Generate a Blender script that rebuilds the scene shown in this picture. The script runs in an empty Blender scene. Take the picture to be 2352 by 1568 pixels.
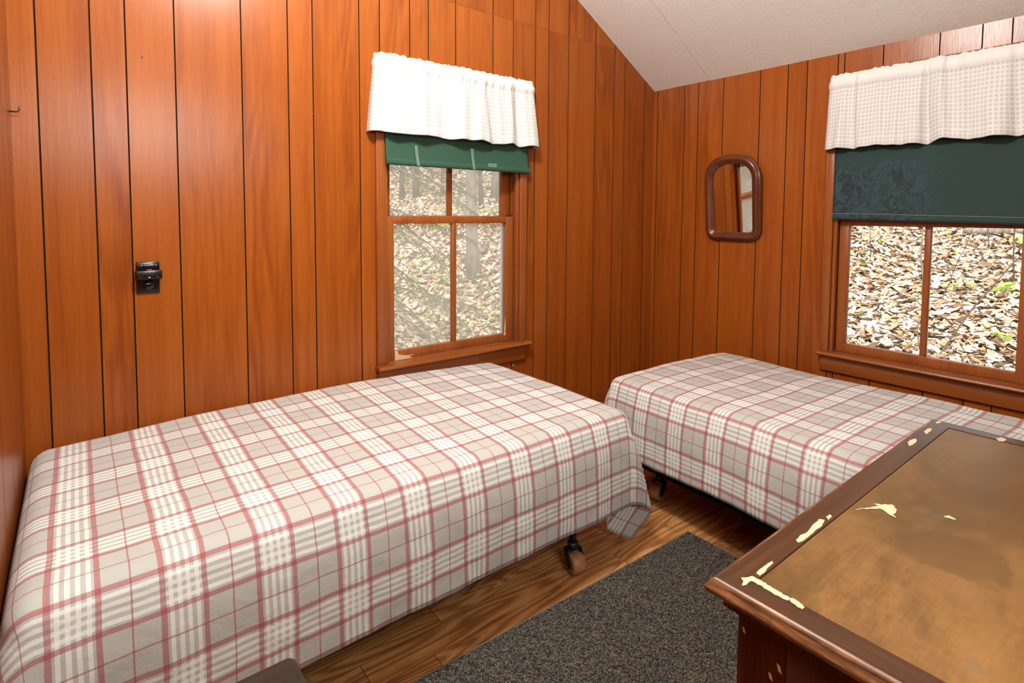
import bpy, bmesh, math, random
import numpy as np
from mathutils import Vector, Matrix, noise as mnoise

S = bpy.context.scene
COL = S.collection
rnd = random.Random(11)
PI = math.pi

# ------------------------------------------------------------------ camera
YAW, PITCH, ROLL = 0.6737, 0.0573, -0.0064
CAM = Vector((-3.1304, -2.4163, 1.40))
fwd = Vector((math.sin(YAW) * math.cos(PITCH), math.cos(YAW) * math.cos(PITCH), -math.sin(PITCH)))
right0 = Vector((math.cos(YAW), -math.sin(YAW), 0))
down0 = fwd.cross(right0)
rgt = math.cos(ROLL) * right0 + math.sin(ROLL) * down0
dwn = -math.sin(ROLL) * right0 + math.cos(ROLL) * down0
cd = bpy.data.cameras.new('camera')
cam = bpy.data.objects.new('camera', cd)
COL.objects.link(cam)
cd.sensor_fit = 'HORIZONTAL'
cd.sensor_width = 36.0
cd.lens = 1267.63 / 2352 * 36
cd.shift_x = -(1187.0 - 1176) / 2352
cd.shift_y = -(784 - 567.3) / 2352
cd.clip_start = 0.02
m3 = Matrix((rgt, -dwn, -fwd)).transposed()
cam.matrix_world = Matrix.Translation(CAM) @ m3.to_4x4()
S.camera = cam

# ------------------------------------------------------------------ world, lights, exposure
W = bpy.data.worlds.new('overcast_sky')
S.world = W
W.use_nodes = True
bg = W.node_tree.nodes['Background']
bg.inputs[0].default_value = (0.86, 0.93, 1.0, 1)
bg.inputs[1].default_value = 2.3

def lamp(name, kind, loc, energy, color=(1, 1, 1), rot=None, target=None, **kw):
    ld = bpy.data.lights.new(name, kind)
    ld.energy = energy
    ld.color = color
    for k, v in kw.items():
        setattr(ld, k, v)
    o = bpy.data.objects.new(name, ld)
    COL.objects.link(o)
    o.location = loc
    if target is not None:
        o.rotation_euler = (Vector(target) - Vector(loc)).to_track_quat('-Z', 'Y').to_euler()
    elif rot is not None:
        o.rotation_euler = rot
    return o

lamp('sun', 'SUN', (0, 0, 8), 5.4, (1.0, 0.95, 0.87), target=(3.2, 3.2, 0), angle=math.radians(3))
# photographer's flash thrown up onto the raised ceiling behind and above the camera
lamp('bounce_light', 'POINT', (-2.52, -1.26, 2.88), 158, (0.945, 0.995, 0.955), shadow_soft_size=0.11)
lamp('back_light', 'AREA', (-2.62, -3.1, 2.08), 33, (0.945, 0.995, 0.955), target=(-2.3, 0, 1.5), shape='RECTANGLE', size=1.1, size_y=0.5)

vs = S.view_settings
vs.view_transform = 'Standard'
vs.look = 'None'
vs.exposure = 0.0
vs.gamma = 1.0
vs.use_curve_mapping = False
S.cycles.max_bounces = 8
S.cycles.transparent_max_bounces = 16
S.cycles.caustics_reflective = False
S.cycles.caustics_refractive = False
S.cycles.sample_clamp_indirect = 6

# ------------------------------------------------------------------ mesh helpers
class MB:
    """collects verts / faces (with material slot and smooth flag) for ONE mesh object"""
    def __init__(self):
        self.v, self.f, self.mi, self.sm, self.fa = [], [], [], [], []
        self.tf = None
    def add(self, vs, fs, mi=0, smooth=False, fa=0.0):
        b = len(self.v)
        if self.tf:
            vs = [self.tf(Vector(p)) for p in vs]
        self.v += [tuple(p) for p in vs]
        for f in fs:
            self.f.append([b + i for i in f])
            self.mi.append(mi)
            self.sm.append(smooth)
            self.fa.append(fa)
    def box(self, x0, x1, y0, y1, z0, z1, mi=0, bev=0.0, fa=0.0):
        if bev <= 0:
            vs = [(x, y, z) for z in (z0, z1) for y in (y0, y1) for x in (x0, x1)]
            fs = [(0, 2, 3, 1), (4, 5, 7, 6), (0, 1, 5, 4), (2, 6, 7, 3), (0, 4, 6, 2), (1, 3, 7, 5)]
            self.add(vs, fs, mi, False, fa)
        else:
            bm = bmesh.new()
            bmesh.ops.create_cube(bm, size=1)
            for v in bm.verts:
                v.co = Vector((x0 + (v.co.x + .5) * (x1 - x0), y0 + (v.co.y + .5) * (y1 - y0), z0 + (v.co.z + .5) * (z1 - z0)))
            bmesh.ops.bevel(bm, geom=list(bm.edges), offset=bev, segments=2, profile=0.5, affect='EDGES')
            self.addbm(bm, mi, True, fa)
    def addbm(self, bm, mi=0, smooth=False, fa=0.0):
        bm.verts.index_update()
        bmesh.ops.recalc_face_normals(bm, faces=list(bm.faces))
        self.add([v.co.copy() for v in bm.verts], [[v.index for v in f.verts] for f in bm.faces], mi, smooth, fa)
        bm.free()
    def tube(self, pts, radii, n=8, mi=0, cap=True, smooth=True):
        pts = [Vector(p) for p in pts]
        if not hasattr(radii, '__len__'):
            radii = [radii] * len(pts)
        vs, fs = [], []
        ref = None
        for i, p in enumerate(pts):
            t = (pts[min(i + 1, len(pts) - 1)] - pts[max(i - 1, 0)]).normalized()
            if ref is None:
                ref = t.orthogonal().normalized()
            a = (ref - t * ref.dot(t)).normalized()
            b = t.cross(a)
            ref = a
            for k in range(n):
                an = 2 * PI * k / n
                vs.append(p + (a * math.cos(an) + b * math.sin(an)) * radii[i])
        for i in range(len(pts) - 1):
            for k in range(n):
                fs.append((i * n + k, i * n + (k + 1) % n, (i + 1) * n + (k + 1) % n, (i + 1) * n + k))
        if cap:
            fs.append(tuple(range(n))[::-1])
            fs.append(tuple((len(pts) - 1) * n + k for k in range(n)))
        self.add(vs, fs, mi, smooth)
    def lathe(self, prof, origin, axis='z', n=24, mi=0, smooth=True):
        """prof: list of (r, h) along axis"""
        o = Vector(origin)
        vs, fs = [], []
        for r, h in prof:
            for k in range(n):
                a = 2 * PI * k / n
                c, s = r * math.cos(a), r * math.sin(a)
                d = {'z': (c, s, h), 'x': (h, c, s), 'y': (s, h, c)}[axis]
                vs.append(o + Vector(d))
        for i in range(len(prof) - 1):
            for k in range(n):
                fs.append((i * n + k, i * n + (k + 1) % n, (i + 1) * n + (k + 1) % n, (i + 1) * n + k))
        fs.append(tuple(range(n))[::-1])
        fs.append(tuple((len(prof) - 1) * n + k for k in range(n)))
        self.add(vs, fs, mi, smooth)
    def prism(self, poly, h, mi=0, smooth=False):
        """poly: list of 3D points, h: extrusion vector"""
        n = len(poly)
        h = Vector(h)
        vs = [Vector(p) for p in poly] + [Vector(p) + h for p in poly]
        fs = [tuple(range(n))[::-1], tuple(range(n, 2 * n))]
        fs += [(i, (i + 1) % n, n + (i + 1) % n, n + i) for i in range(n)]
        self.add(vs, fs, mi, smooth)
    def build(self, name, mats, parent=None, fattr=None, uv=None, fix=True):
        me = bpy.data.meshes.new(name)
        me.from_pydata(self.v, [], self.f)
        if not isinstance(mats, (list, tuple)):
            mats = [mats]
        for m in mats:
            me.materials.append(m)
        me.polygons.foreach_set('material_index', self.mi)
        me.polygons.foreach_set('use_smooth', self.sm)
        if fattr:
            at = me.attributes.new(fattr, 'FLOAT', 'FACE')
            at.data.foreach_set('value', self.fa)
        if fix:
            bm = bmesh.new()
            bm.from_mesh(me)
            bmesh.ops.recalc_face_normals(bm, faces=list(bm.faces))
            bm.to_mesh(me)
            bm.free()
        me.update()
        o = bpy.data.objects.new(name, me)
        COL.objects.link(o)
        if parent is not None:
            o.parent = parent
            if parent.type == 'EMPTY' or True:
                o.matrix_parent_inverse = parent.matrix_basis.inverted() if parent.parent is None else (parent.parent.matrix_basis @ parent.matrix_parent_inverse.inverted() @ Matrix()).inverted() if False else parent.matrix_basis.inverted()
        return o

def tag(o, label=None, cat=None, group=None, kind=None):
    if label: o['label'] = label
    if cat: o['category'] = cat
    if group: o['group'] = group
    if kind: o['kind'] = kind
    return o

def empty(name, loc=(0, 0, 0), label=None, cat=None, group=None, kind=None):
    o = bpy.data.objects.new(name, None)
    COL.objects.link(o)
    o.location = loc
    o.empty_display_size = 0.05
    bpy.context.view_layer.update()
    return tag(o, label, cat, group, kind)

def autosmooth(o, ang=35):
    bm = bmesh.new(); bm.from_mesh(o.data)
    for f in bm.faces: f.smooth = True
    for e in bm.edges:
        if len(e.link_faces) == 2 and e.calc_face_angle(0) > math.radians(ang):
            e.smooth = False
    bm.to_mesh(o.data); bm.free()
    return o

# ------------------------------------------------------------------ material helpers
class NT:
    def __init__(self, name):
        self.m = bpy.data.materials.new(name)
        self.m.use_nodes = True
        self.t = self.m.node_tree
        self.b = self.t.nodes['Principled BSDF']
        self.out = self.t.nodes['Material Output']
    def n(self, typ, **kw):
        nd = self.t.nodes.new(typ)
        for k, v in kw.items():
            if k == 'inp':
                for kk, vv in v.items():
                    self.set(nd.inputs[kk], vv)
            else:
                setattr(nd, k, v)
        return nd
    def set(self, sock, v):
        if isinstance(v, bpy.types.NodeSocket):
            self.t.links.new(v, sock)
        elif isinstance(v, (tuple, list)) and len(v) == 3 and sock.type == 'RGBA':
            sock.default_value = (*v, 1)
        else:
            sock.default_value = v
    def math(self, op, a, b=None, c=None, clamp=False):
        nd = self.n('ShaderNodeMath', operation=op)
        nd.use_clamp = clamp
        self.set(nd.inputs[0], a)
        if b is not None: self.set(nd.inputs[1], b)
        if c is not None: self.set(nd.inputs[2], c)
        return nd.outputs[0]
    def mix(self, fac, a, b, mode='MIX'):
        nd = self.n('ShaderNodeMix', data_type='RGBA', blend_type=mode)
        self.set(nd.inputs[0], fac); self.set(nd.inputs[6], a); self.set(nd.inputs[7], b)
        return nd.outputs[2]
    def ramp(self, fac, stops, interp='LINEAR'):
        nd = self.n('ShaderNodeValToRGB')
        cr = nd.color_ramp
        cr.interpolation = interp
        while len(cr.elements) < len(stops):
            cr.elements.new(0.5)
        for e, (p, c) in zip(cr.elements, stops):
            e.position = p
            e.color = (*c, 1) if hasattr(c, '__len__') else (c, c, c, 1)
        self.set(nd.inputs[0], fac)
        return nd.outputs[0]
    def noise(self, vec, scale, detail=3, rough=0.5, dist=0.0, out=0):
        nd = self.n('ShaderNodeTexNoise')
        if vec is not None: self.set(nd.inputs['Vector'], vec)
        nd.inputs['Scale'].default_value = scale
        nd.inputs['Detail'].default_value = detail
        nd.inputs['Roughness'].default_value = rough
        nd.inputs['Distortion'].default_value = dist
        return nd.outputs[out]
    def pos(self):
        return self.n('ShaderNodeNewGeometry').outputs['Position']
    def sep(self, v):
        nd = self.n('ShaderNodeSeparateXYZ'); self.set(nd.inputs[0], v); return nd.outputs
    def comb(self, x, y, z):
        nd = self.n('ShaderNodeCombineXYZ')
        for i, q in enumerate((x, y, z)): self.set(nd.inputs[i], q)
        return nd.outputs[0]
    def attr(self, name):
        return self.n('ShaderNodeAttribute', attribute_name=name).outputs['Fac']
    def bump(self, h, strength=0.3, dist=0.002):
        nd = self.n('ShaderNodeBump')
        nd.inputs['Strength'].default_value = strength
        nd.inputs['Distance'].default_value = dist
        self.set(nd.inputs['Height'], h)
        self.set(self.b.inputs['Normal'], nd.outputs[0])
    def fin(self, color=None, rough=None, spec=None, metal=None, coat=None):
        if color is not None: self.set(self.b.inputs['Base Color'], color)
        if rough is not None: self.set(self.b.inputs['Roughness'], rough)
        if spec is not None: self.set(self.b.inputs['Specular IOR Level'], spec)
        if metal is not None: self.set(self.b.inputs['Metallic'], metal)
        if coat is not None: self.set(self.b.inputs['Coat Weight'], coat)
        return self.m

def simple(name, color, rough=0.5, metal=0.0, spec=0.5, var=0.0, vscale=30):
    t = NT(name)
    if var > 0:
        nz = t.noise(t.pos(), vscale, 4, 0.6)
        lo = tuple(max(0, c * (1 - var)) for c in color); hi = tuple(min(1, c * (1 + var)) for c in color)
        color = t.ramp(nz, [(0.3, lo), (0.7, hi)])
    return t.fin(color, rough, spec, metal)

def wood(name, dark, mid, light, axis='z', rough=0.35, grain=1.0, plank=False, spec=0.5, figure=0.5, bump=0.12, coat=0.0):
    """varnished wood whose grain runs along axis"""
    t = NT(name)
    p = t.sep(t.pos())
    ax = {'x': 0, 'y': 1, 'z': 2}[axis]
    al = p[ax]
    o1, o2 = [p[i] for i in range(3) if i != ax]
    off = t.math('MULTIPLY', t.attr('plank'), 17.3) if plank else 0.0
    ac = t.math('ADD', t.math('ADD', o1, t.math('MULTIPLY', o2, 1.0)), off)
    # broad figure (cathedral rings)
    v1 = t.comb(t.math('MULTIPLY', ac, 7.0), t.math('MULTIPLY', al, 0.75), off)
    n1 = t.noise(v1, 1.0, 2, 0.45, 0.3)
    rings = t.math('SINE', t.math('MULTIPLY', n1, 52.0))
    rings = t.math('MULTIPLY_ADD', rings, 0.5, 0.5)
    n1b = t.noise(t.comb(t.math('MULTIPLY', ac, 3.0), t.math('MULTIPLY', al, 0.5), t.math('ADD', off, 5.0)), 1.0, 2, 0.5)
    ringm = t.math('MULTIPLY', rings, t.ramp(n1b, [(0.45, 0.0), (0.68, 1.0)]))
    # fine pores
    v2 = t.comb(t.math('MULTIPLY', ac, 420.0 * grain), t.math('MULTIPLY', al, 9.0), off)
    n2 = t.noise(v2, 1.0, 2, 0.6)
    v3 = t.comb(t.math('MULTIPLY', ac, 55.0 * grain), t.math('MULTIPLY', al, 1.4), t.math('ADD', off, 3.0))
    n3 = t.noise(v3, 1.0, 3, 0.6)
    nb = t.noise(t.comb(t.math('MULTIPLY', ac, 16.0), t.math('MULTIPLY', al, 0.9), t.math('ADD', off, 9.0)), 1.0, 2, 0.5)
    f = t.math('ADD', t.math('MULTIPLY', n3, 0.34), t.math('ADD', t.math('MULTIPLY', n2, 0.30), t.math('MULTIPLY', nb, 0.36)))
    f = t.math('SUBTRACT', f, t.math('MULTIPLY', ringm, 0.085 * figure))
    col = t.ramp(f, [(0.27, dark), (0.48, mid), (0.72, light)])
    if plank:
        tn = t.attr('plank')
        col = t.mix(1.0, col, t.ramp(tn, [(0.0, (0.80, 0.78, 0.75)), (0.5, (1, 1, 1)), (1.0, (1.16, 1.22, 1.35))]), 'MULTIPLY')
    t.bump(t.math('ADD', n2, t.math('MULTIPLY', n3, 0.5)), bump, 0.0015)
    if coat:
        t.set(t.b.inputs['Coat Weight'], coat)
        t.set(t.b.inputs['Coat Roughness'], 0.24)
        t.t.links.new(t.b.inputs['Normal'].links[0].from_socket, t.b.inputs['Coat Normal'])
    r = t.math('MULTIPLY_ADD', n3, 0.18, rough - 0.09)
    return t.fin(col, r, spec)

PANEL = wood('wood_panel', (0.185, 0.037, 0.0038), (0.262, 0.060, 0.0062), (0.335, 0.090, 0.0105), 'z', 0.38, plank=True, figure=2.1, spec=0.06, bump=0.16, coat=0.48)
GROOVE = simple('groove_paint', (0.028, 0.015, 0.009), 0.95, 0.0, 0.05)
TRIMZ = wood('trim_wood_upright', (0.17, 0.038, 0.0055), (0.26, 0.066, 0.010), (0.33, 0.10, 0.019), 'z', 0.33, grain=0.7, figure=1.2)
TRIMX = wood('trim_wood_along_back', (0.17, 0.038, 0.0055), (0.26, 0.066, 0.010), (0.33, 0.10, 0.019), 'x', 0.33, grain=0.7, figure=1.2)
TRIMY = wood('trim_wood_along_right', (0.17, 0.040, 0.006), (0.25, 0.066, 0.011), (0.33, 0.10, 0.021), 'y', 0.33, grain=0.7, figure=1.2)
RAWWOOD = wood('bare_pine', (0.50, 0.30, 0.16), (0.66, 0.44, 0.27), (0.74, 0.54, 0.36), 'x', 0.6, figure=0.4)

def fabric_bump(t, sc=900, st=0.15):
    nz = t.noise(t.pos(), sc, 2, 0.6)
    t.bump(nz, st, 0.0008)

def mat_plaid():
    t = NT('plaid_cotton')
    uv = t.n('ShaderNodeUVMap', uv_map='cloth').outputs[0]
    jit = t.noise(t.pos(), 9, 2, 0.5)
    jv = t.math('MULTIPLY_ADD', jit, 0.03, -0.015)
    s = t.sep(uv)
    def band(c):
        c = t.math('ADD', c, jv)
        f = t.math('FRACT', c)
        # one repeat = 0.197 m: white-stripe band 0 .. 0.42, grey ground with a thin red line 0.42 .. 1
        red = t.ramp(f, [(0.0, 1.0), (0.028, 0.0), (0.392, 1.0), (0.448, 0.0), (0.700, 0.95), (0.722, 0.0), (0.972, 1.0)], 'CONSTANT')
        st = []
        a, b = 0.055, 0.365
        w = (b - a) / 7.0
        st.append((0.0, 0.0))
        for k in range(4):
            st.append((a + w * 2 * k, 1.0)); st.append((a + w * (2 * k + 1), 0.0))
        wh = t.ramp(f, st, 'CONSTANT')
        return red, wh
    ru, wu = band(s[0])
    rv, wv = band(s[1])
    grey = (0.465, 0.455, 0.422)
    col = t.mix(0.62, grey, (0.86, 0.80, 0.735))
    base = t.mix(t.math('MULTIPLY', wu, 0.62), grey, (0.855, 0.86, 0.825))
    base = t.mix(t.math('MULTIPLY', wv, 0.62), base, (0.855, 0.86, 0.825))
    base = t.mix(t.math('MULTIPLY', ru, 0.62), base, (0.33, 0.035, 0.048))
    base = t.mix(t.math('MULTIPLY', rv, 0.62), base, (0.33, 0.035, 0.048))
    sl = t.noise(uv, 260, 2, 0.7)
    base = t.mix(0.12, base, t.ramp(sl, [(0.3, (0.6, 0.6, 0.6)), (0.7, (1, 1, 1))]), 'MULTIPLY')
    w1 = t.noise(t.pos(), 26, 3, 0.6, 0.4)
    w2 = t.noise(t.pos(), 700, 2, 0.6)
    t.bump(t.math('ADD', t.math('MULTIPLY', w1, 1.0), t.math('MULTIPLY', w2, 0.12)), 0.35, 0.006)
    t.set(t.b.inputs['Sheen Weight'], 0.15)
    return t.fin(base, 0.85, 0.2)
PLAID = mat_plaid()

def mat_waffle():
    t = NT('white_waffle_cotton')
    uv = t.n('ShaderNodeUVMap', uv_map='cloth').outputs[0]
    s = t.sep(uv)
    def grid(c, n):
        f = t.math('FRACT', t.math('MULTIPLY', c, n))
        return t.math('LESS_THAN', f, 0.30)
    g = t.math('MAXIMUM', grid(s[0], 1.0), grid(s[1], 1.0))
    hem = t.attr('hem')
    g = t.math('MAXIMUM', g, hem)
    col = t.mix(g, (0.63, 0.61, 0.585), (0.81, 0.795, 0.775))
    t.bump(g, 0.35, 0.001)
    t.fin(col, 0.9, 0.15)
    tr = t.n('ShaderNodeBsdfTranslucent'); t.set(tr.inputs[0], (0.85, 0.83, 0.80))
    mx = t.n('ShaderNodeMixShader'); mx.inputs[0].default_value = 0.12
    t.t.links.new(t.b.outputs[0], mx.inputs[1]); t.t.links.new(tr.outputs[0], mx.inputs[2])
    t.t.links.new(mx.outputs[0], t.out.inputs[0])
    return t.m
WAFFLE = mat_waffle()

def mat_shade(name, base, stain):
    t = NT(name)
    p = t.pos()
    s = t.sep(p)
    w = t.noise(p, 700, 2, 0.5)
    col = t.mix(t.ramp(w, [(0.35, 0.0), (0.65, 1.0)]), base, tuple(c * 1.22 for c in base))
    big = t.noise(p, 5, 3, 0.6)
    col = t.mix(t.math('MULTIPLY', big, 0.45), col, tuple(c * 0.7 for c in base))
    if stain:
        # water marks: ragged dark tide lines round paler blotches on the corner half of the shade
        n = t.noise(p, 9.5, 5, 0.62, 0.6)
        e = t.math('ABSOLUTE', t.math('SUBTRACT', n, 0.52))
        line = t.ramp(e, [(0.0, 1.0), (0.02, 0.75), (0.05, 0.0)])
        area = t.math('MULTIPLY', t.ramp(s[1], [(0.0, 0.0), (1.0, 1.0)]), 1.0)
        ymask = t.n('ShaderNodeMapRange'); ymask.inputs['From Min'].default_value = -1.66; ymask.inputs['From Max'].default_value = -1.52
        t.set(ymask.inputs['Value'], s[1])
        zmask = t.n('ShaderNodeMapRange'); zmask.inputs['From Min'].default_value = 1.72; zmask.inputs['From Max'].default_value = 1.62
        t.set(zmask.inputs['Value'], s[2])
        mk = t.math('MULTIPLY', ymask.outputs[0], zmask.outputs[0])
        col = t.mix(t.math('MULTIPLY', t.ramp(n, [(0.40, 0.0), (0.46, 1.0)]), t.math('MULTIPLY', mk, 0.55)), col, (0.035, 0.065, 0.085))
        col = t.mix(t.math('MULTIPLY', line, t.math('MULTIPLY', mk, 0.75)), col, (0.012, 0.014, 0.012))
    t.bump(w, 0.2, 0.0006)
    return t.fin(col, 0.8, 0.25)
SHADE_G = mat_shade('green_canvas', (0.027, 0.070, 0.043), False)
SHADE_D = mat_shade('dark_green_canvas', (0.020, 0.040, 0.036), True)
TAPE = simple('clear_tape', (0.13, 0.19, 0.155), 0.35)
THREAD = simple('tan_thread', (0.35, 0.30, 0.2), 0.8)

def mat_ceiling():
    t = NT('ceiling_board')
    p = t.pos()
    n1 = t.noise(p, 55, 4, 0.65, 0.5)
    n2 = t.noise(p, 14, 2, 0.5)
    vo = t.n('ShaderNodeTexVoronoi'); t.set(vo.inputs['Vector'], p); vo.inputs['Scale'].default_value = 5.2
    dot = t.ramp(vo.outputs['Distance'], [(0.0, 1.0), (0.022, 0.7), (0.05, 0.0)])
    gate = t.ramp(t.sep(vo.outputs['Color'])[0], [(0.55, 0.0), (0.6, 1.0)])
    col = t.mix(t.ramp(n1, [(0.3, 0.0), (0.7, 1.0)]), (0.765, 0.75, 0.70), (0.825, 0.81, 0.76))
    col = t.mix(t.math('MULTIPLY', n2, 0.15), col, (0.58, 0.50, 0.44))
    col = t.mix(t.math('MULTIPLY', dot, t.math('MULTIPLY', gate, 0.7)), col, (0.45, 0.28, 0.14))
    t.bump(n1, 0.35, 0.004)
    return t.fin(col, 0.85, 0.2)
CEIL = mat_ceiling()

def mat_floor():
    t = NT('pine_floorboards')
    p = t.sep(t.pos())
    row = t.math('FLOOR', t.math('DIVIDE', p[1], 0.105))
    wn = t.n('ShaderNodeTexWhiteNoise', noise_dimensions='1D'); t.set(wn.inputs['W'], row)
    off = t.math('MULTIPLY', wn.outputs['Value'], 9.0)
    xs = t.math('ADD', p[0], off)
    seg = t.math('FLOOR', t.math('DIVIDE', xs, 0.85))
    wn2 = t.n('ShaderNodeTexWhiteNoise', noise_dimensions='2D'); t.set(wn2.inputs['Vector'], t.comb(row, seg, 0.0))
    r2 = wn2.outputs['Value']
    v1 = t.comb(t.math('MULTIPLY', xs, 0.9), t.math('MULTIPLY', p[1], 8.0), t.math('MULTIPLY', r2, 20.0))
    n1 = t.noise(v1, 1.0, 2, 0.45, 0.4)
    rings = t.math('MULTIPLY_ADD', t.math('SINE', t.math('MULTIPLY', n1, 85.0)), 0.5, 0.5)
    v2 = t.comb(t.math('MULTIPLY', xs, 3.0), t.math('MULTIPLY', p[1], 160.0), r2)
    n2 = t.noise(v2, 1.0, 3, 0.6)
    f = t.math('ADD', t.math('MULTIPLY', rings, 0.45), t.math('MULTIPLY', n2, 0.55))
    col = t.ramp(f, [(0.2, (0.28, 0.10, 0.026)), (0.5, (0.55, 0.24, 0.075)), (0.85, (0.70, 0.37, 0.145))])
    col = t.mix(1.0, col, t.ramp(r2, [(0.0, (0.62, 0.55, 0.5)), (1.0, (1.15, 1.1, 1.05))]), 'MULTIPLY')
    fy = t.math('FRACT', t.math('DIVIDE', p[1], 0.105))
    gap = t.math('MAXIMUM', t.math('LESS_THAN', fy, 0.018), t.math('LESS_THAN', t.math('FRACT', t.math('DIVIDE', xs, 0.85)), 0.003))
    col = t.mix(t.math('MULTIPLY', gap, 0.8), col, (0.05, 0.02, 0.01))
    stn = t.noise(t.pos(), 5, 4, 0.6, 0.5)
    col = t.mix(t.ramp(stn, [(0.52, 0.0), (0.72, 0.55)]), col, (0.10, 0.045, 0.022))
    t.bump(t.math('SUBTRACT', n2, gap), 0.2, 0.002)
    return t.fin(col, 0.42, 0.45)
FLOORM = mat_floor()

def mat_carpet():
    t = NT('grey_brown_loop_carpet')
    p = t.pos()
    n1 = t.noise(p, 330, 2, 0.7)
    vo = t.n('ShaderNodeTexVoronoi'); t.set(vo.inputs['Vector'], p); vo.inputs['Scale'].default_value = 260
    c = t.sep(vo.outputs['Color'])[0]
    col = t.ramp(c, [(0.0, (0.012, 0.012, 0.012)), (0.35, (0.045, 0.043, 0.040)), (0.6, (0.085, 0.076, 0.065)), (0.86, (0.155, 0.128, 0.10)), (0.95, (0.24, 0.155, 0.095))])
    t.bump(t.math('SUBTRACT', n1, vo.outputs['Distance']), 0.9, 0.004)
    return t.fin(col, 0.95, 0.1)
CARPET = mat_carpet()
BIND = simple('rug_binding', (0.15, 0.125, 0.10), 0.9, var=0.2, vscale=200)

BLACKM = simple('black_plastic', (0.010, 0.008, 0.008), 0.22)
BLACKG = simple('black_gloss', (0.006, 0.005, 0.005), 0.12)
SLOTM = simple('slot_dark', (0.002, 0.002, 0.002), 0.6)
BRASS = simple('brass', (0.75, 0.62, 0.35), 0.25, 1.0)
IVORY = simple('cream_paint', (0.8, 0.74, 0.6), 0.5)
REDL = simple('red_plastic', (0.5, 0.05, 0.03), 0.3)
STEEL = simple('dark_blue_steel', (0.035, 0.045, 0.06), 0.42, 0.6, var=0.3, vscale=80)
BLACKST = simple('black_steel', (0.012, 0.012, 0.013), 0.45, 0.5, var=0.3)
WHEELM = wood('wheel_wood', (0.25, 0.11, 0.045), (0.40, 0.20, 0.09), (0.50, 0.28, 0.14), 'y', 0.5)
BOXM = simple('ticking_dark', (0.03, 0.03, 0.035), 0.9)
MATM = simple('mattress_white', (0.7, 0.68, 0.64), 0.9, var=0.08)
WHITEAL = simple('white_aluminium', (0.72, 0.73, 0.75), 0.4)
GREYAL = simple('grey_track', (0.045, 0.04, 0.038), 0.6, var=0.2)
RUST = simple('nail_steel', (0.42, 0.40, 0.38), 0.35, 0.8)
HOOKM = simple('hook_iron', (0.05, 0.045, 0.04), 0.45, 0.7)

def mat_glass(haze=0.0):
    t = NT('window_glass' if haze == 0 else 'hazy_window_glass')
    t.t.nodes.remove(t.b)
    tr = t.n('ShaderNodeBsdfTransparent'); tr.inputs[0].default_value = (0.97, 0.98, 0.97, 1)
    gl = t.n('ShaderNodeBsdfGlossy'); gl.inputs['Roughness'].default_value = 0.02
    fr = t.n('ShaderNodeFresnel'); fr.inputs[0].default_value = 1.45
    mx = t.n('ShaderNodeMixShader')
    t.t.links.new(t.math('MULTIPLY', fr.outputs[0], 0.8), mx.inputs[0])
    t.t.links.new(tr.outputs[0], mx.inputs[1]); t.t.links.new(gl.outputs[0], mx.inputs[2])
    res = mx.outputs[0]
    if haze > 0:
        df = t.n('ShaderNodeBsdfTranslucent'); t.set(df.inputs[0], (0.9, 0.86, 0.78))
        d2 = t.n('ShaderNodeBsdfDiffuse'); t.set(d2.inputs[0], (0.55, 0.52, 0.46))
        a = t.n('ShaderNodeMixShader'); a.inputs[0].default_value = 0.35
        t.t.links.new(df.outputs[0], a.inputs[1]); t.t.links.new(d2.outputs[0], a.inputs[2])
        nz = t.noise(t.pos(), 7, 4, 0.6)
        h = t.math('MULTIPLY', t.ramp(nz, [(0.25, 0.75), (0.75, 1.25)]), haze)
        b = t.n('ShaderNodeMixShader')
        t.t.links.new(h, b.inputs[0]); t.t.links.new(res, b.inputs[1]); t.t.links.new(a.outputs[0], b.inputs[2])
        res = b.outputs[0]
    t.t.links.new(res, t.out.inputs[0])
    return t.m
GLASS = mat_glass(0.0)
HAZY = mat_glass(0.26)
MIRRORM = NT('mirror_silver').fin((0.80, 0.80, 0.79), 0.015, 0.5, 1.0)
FRAMEM = wood('mahogany_frame', (0.045, 0.010, 0.005), (0.095, 0.024, 0.010), (0.15, 0.042, 0.016), 'z', 0.24, figure=0.3)
DRESS_D = wood('dark_walnut_top', (0.022, 0.009, 0.004), (0.052, 0.021, 0.009), (0.11, 0.043, 0.016), 'x', 0.30, figure=0.5, spec=0.28)
DRESS_R = wood('red_mahogany', (0.030, 0.007, 0.003), (0.065, 0.013, 0.005), (0.10, 0.022, 0.008), 'z', 0.26, figure=0.5)
CHIP = simple('bare_chip', (0.66, 0.50, 0.30), 0.7, var=0.25, vscale=90)

def mat_edge():
    t = NT('worn_edge_wood')
    p = t.pos()
    s = t.sep(p)
    n = t.noise(t.comb(t.math('MULTIPLY', s[0], 12.0), t.math('MULTIPLY', s[1], 12.0), t.math('MULTIPLY', s[2], 190.0)), 1.0, 3, 0.6)
    n2 = t.noise(p, 22, 4, 0.7)
    c = t.ramp(n, [(0.3, (0.055, 0.022, 0.010)), (0.5, (0.14, 0.055, 0.022)), (0.72, (0.36, 0.15, 0.055))])
    c = t.mix(t.ramp(n2, [(0.45, 0.0), (0.7, 0.6)]), c, (0.07, 0.028, 0.013))
    return t.fin(c, 0.36, 0.35)
EDGE = mat_edge()

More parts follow.
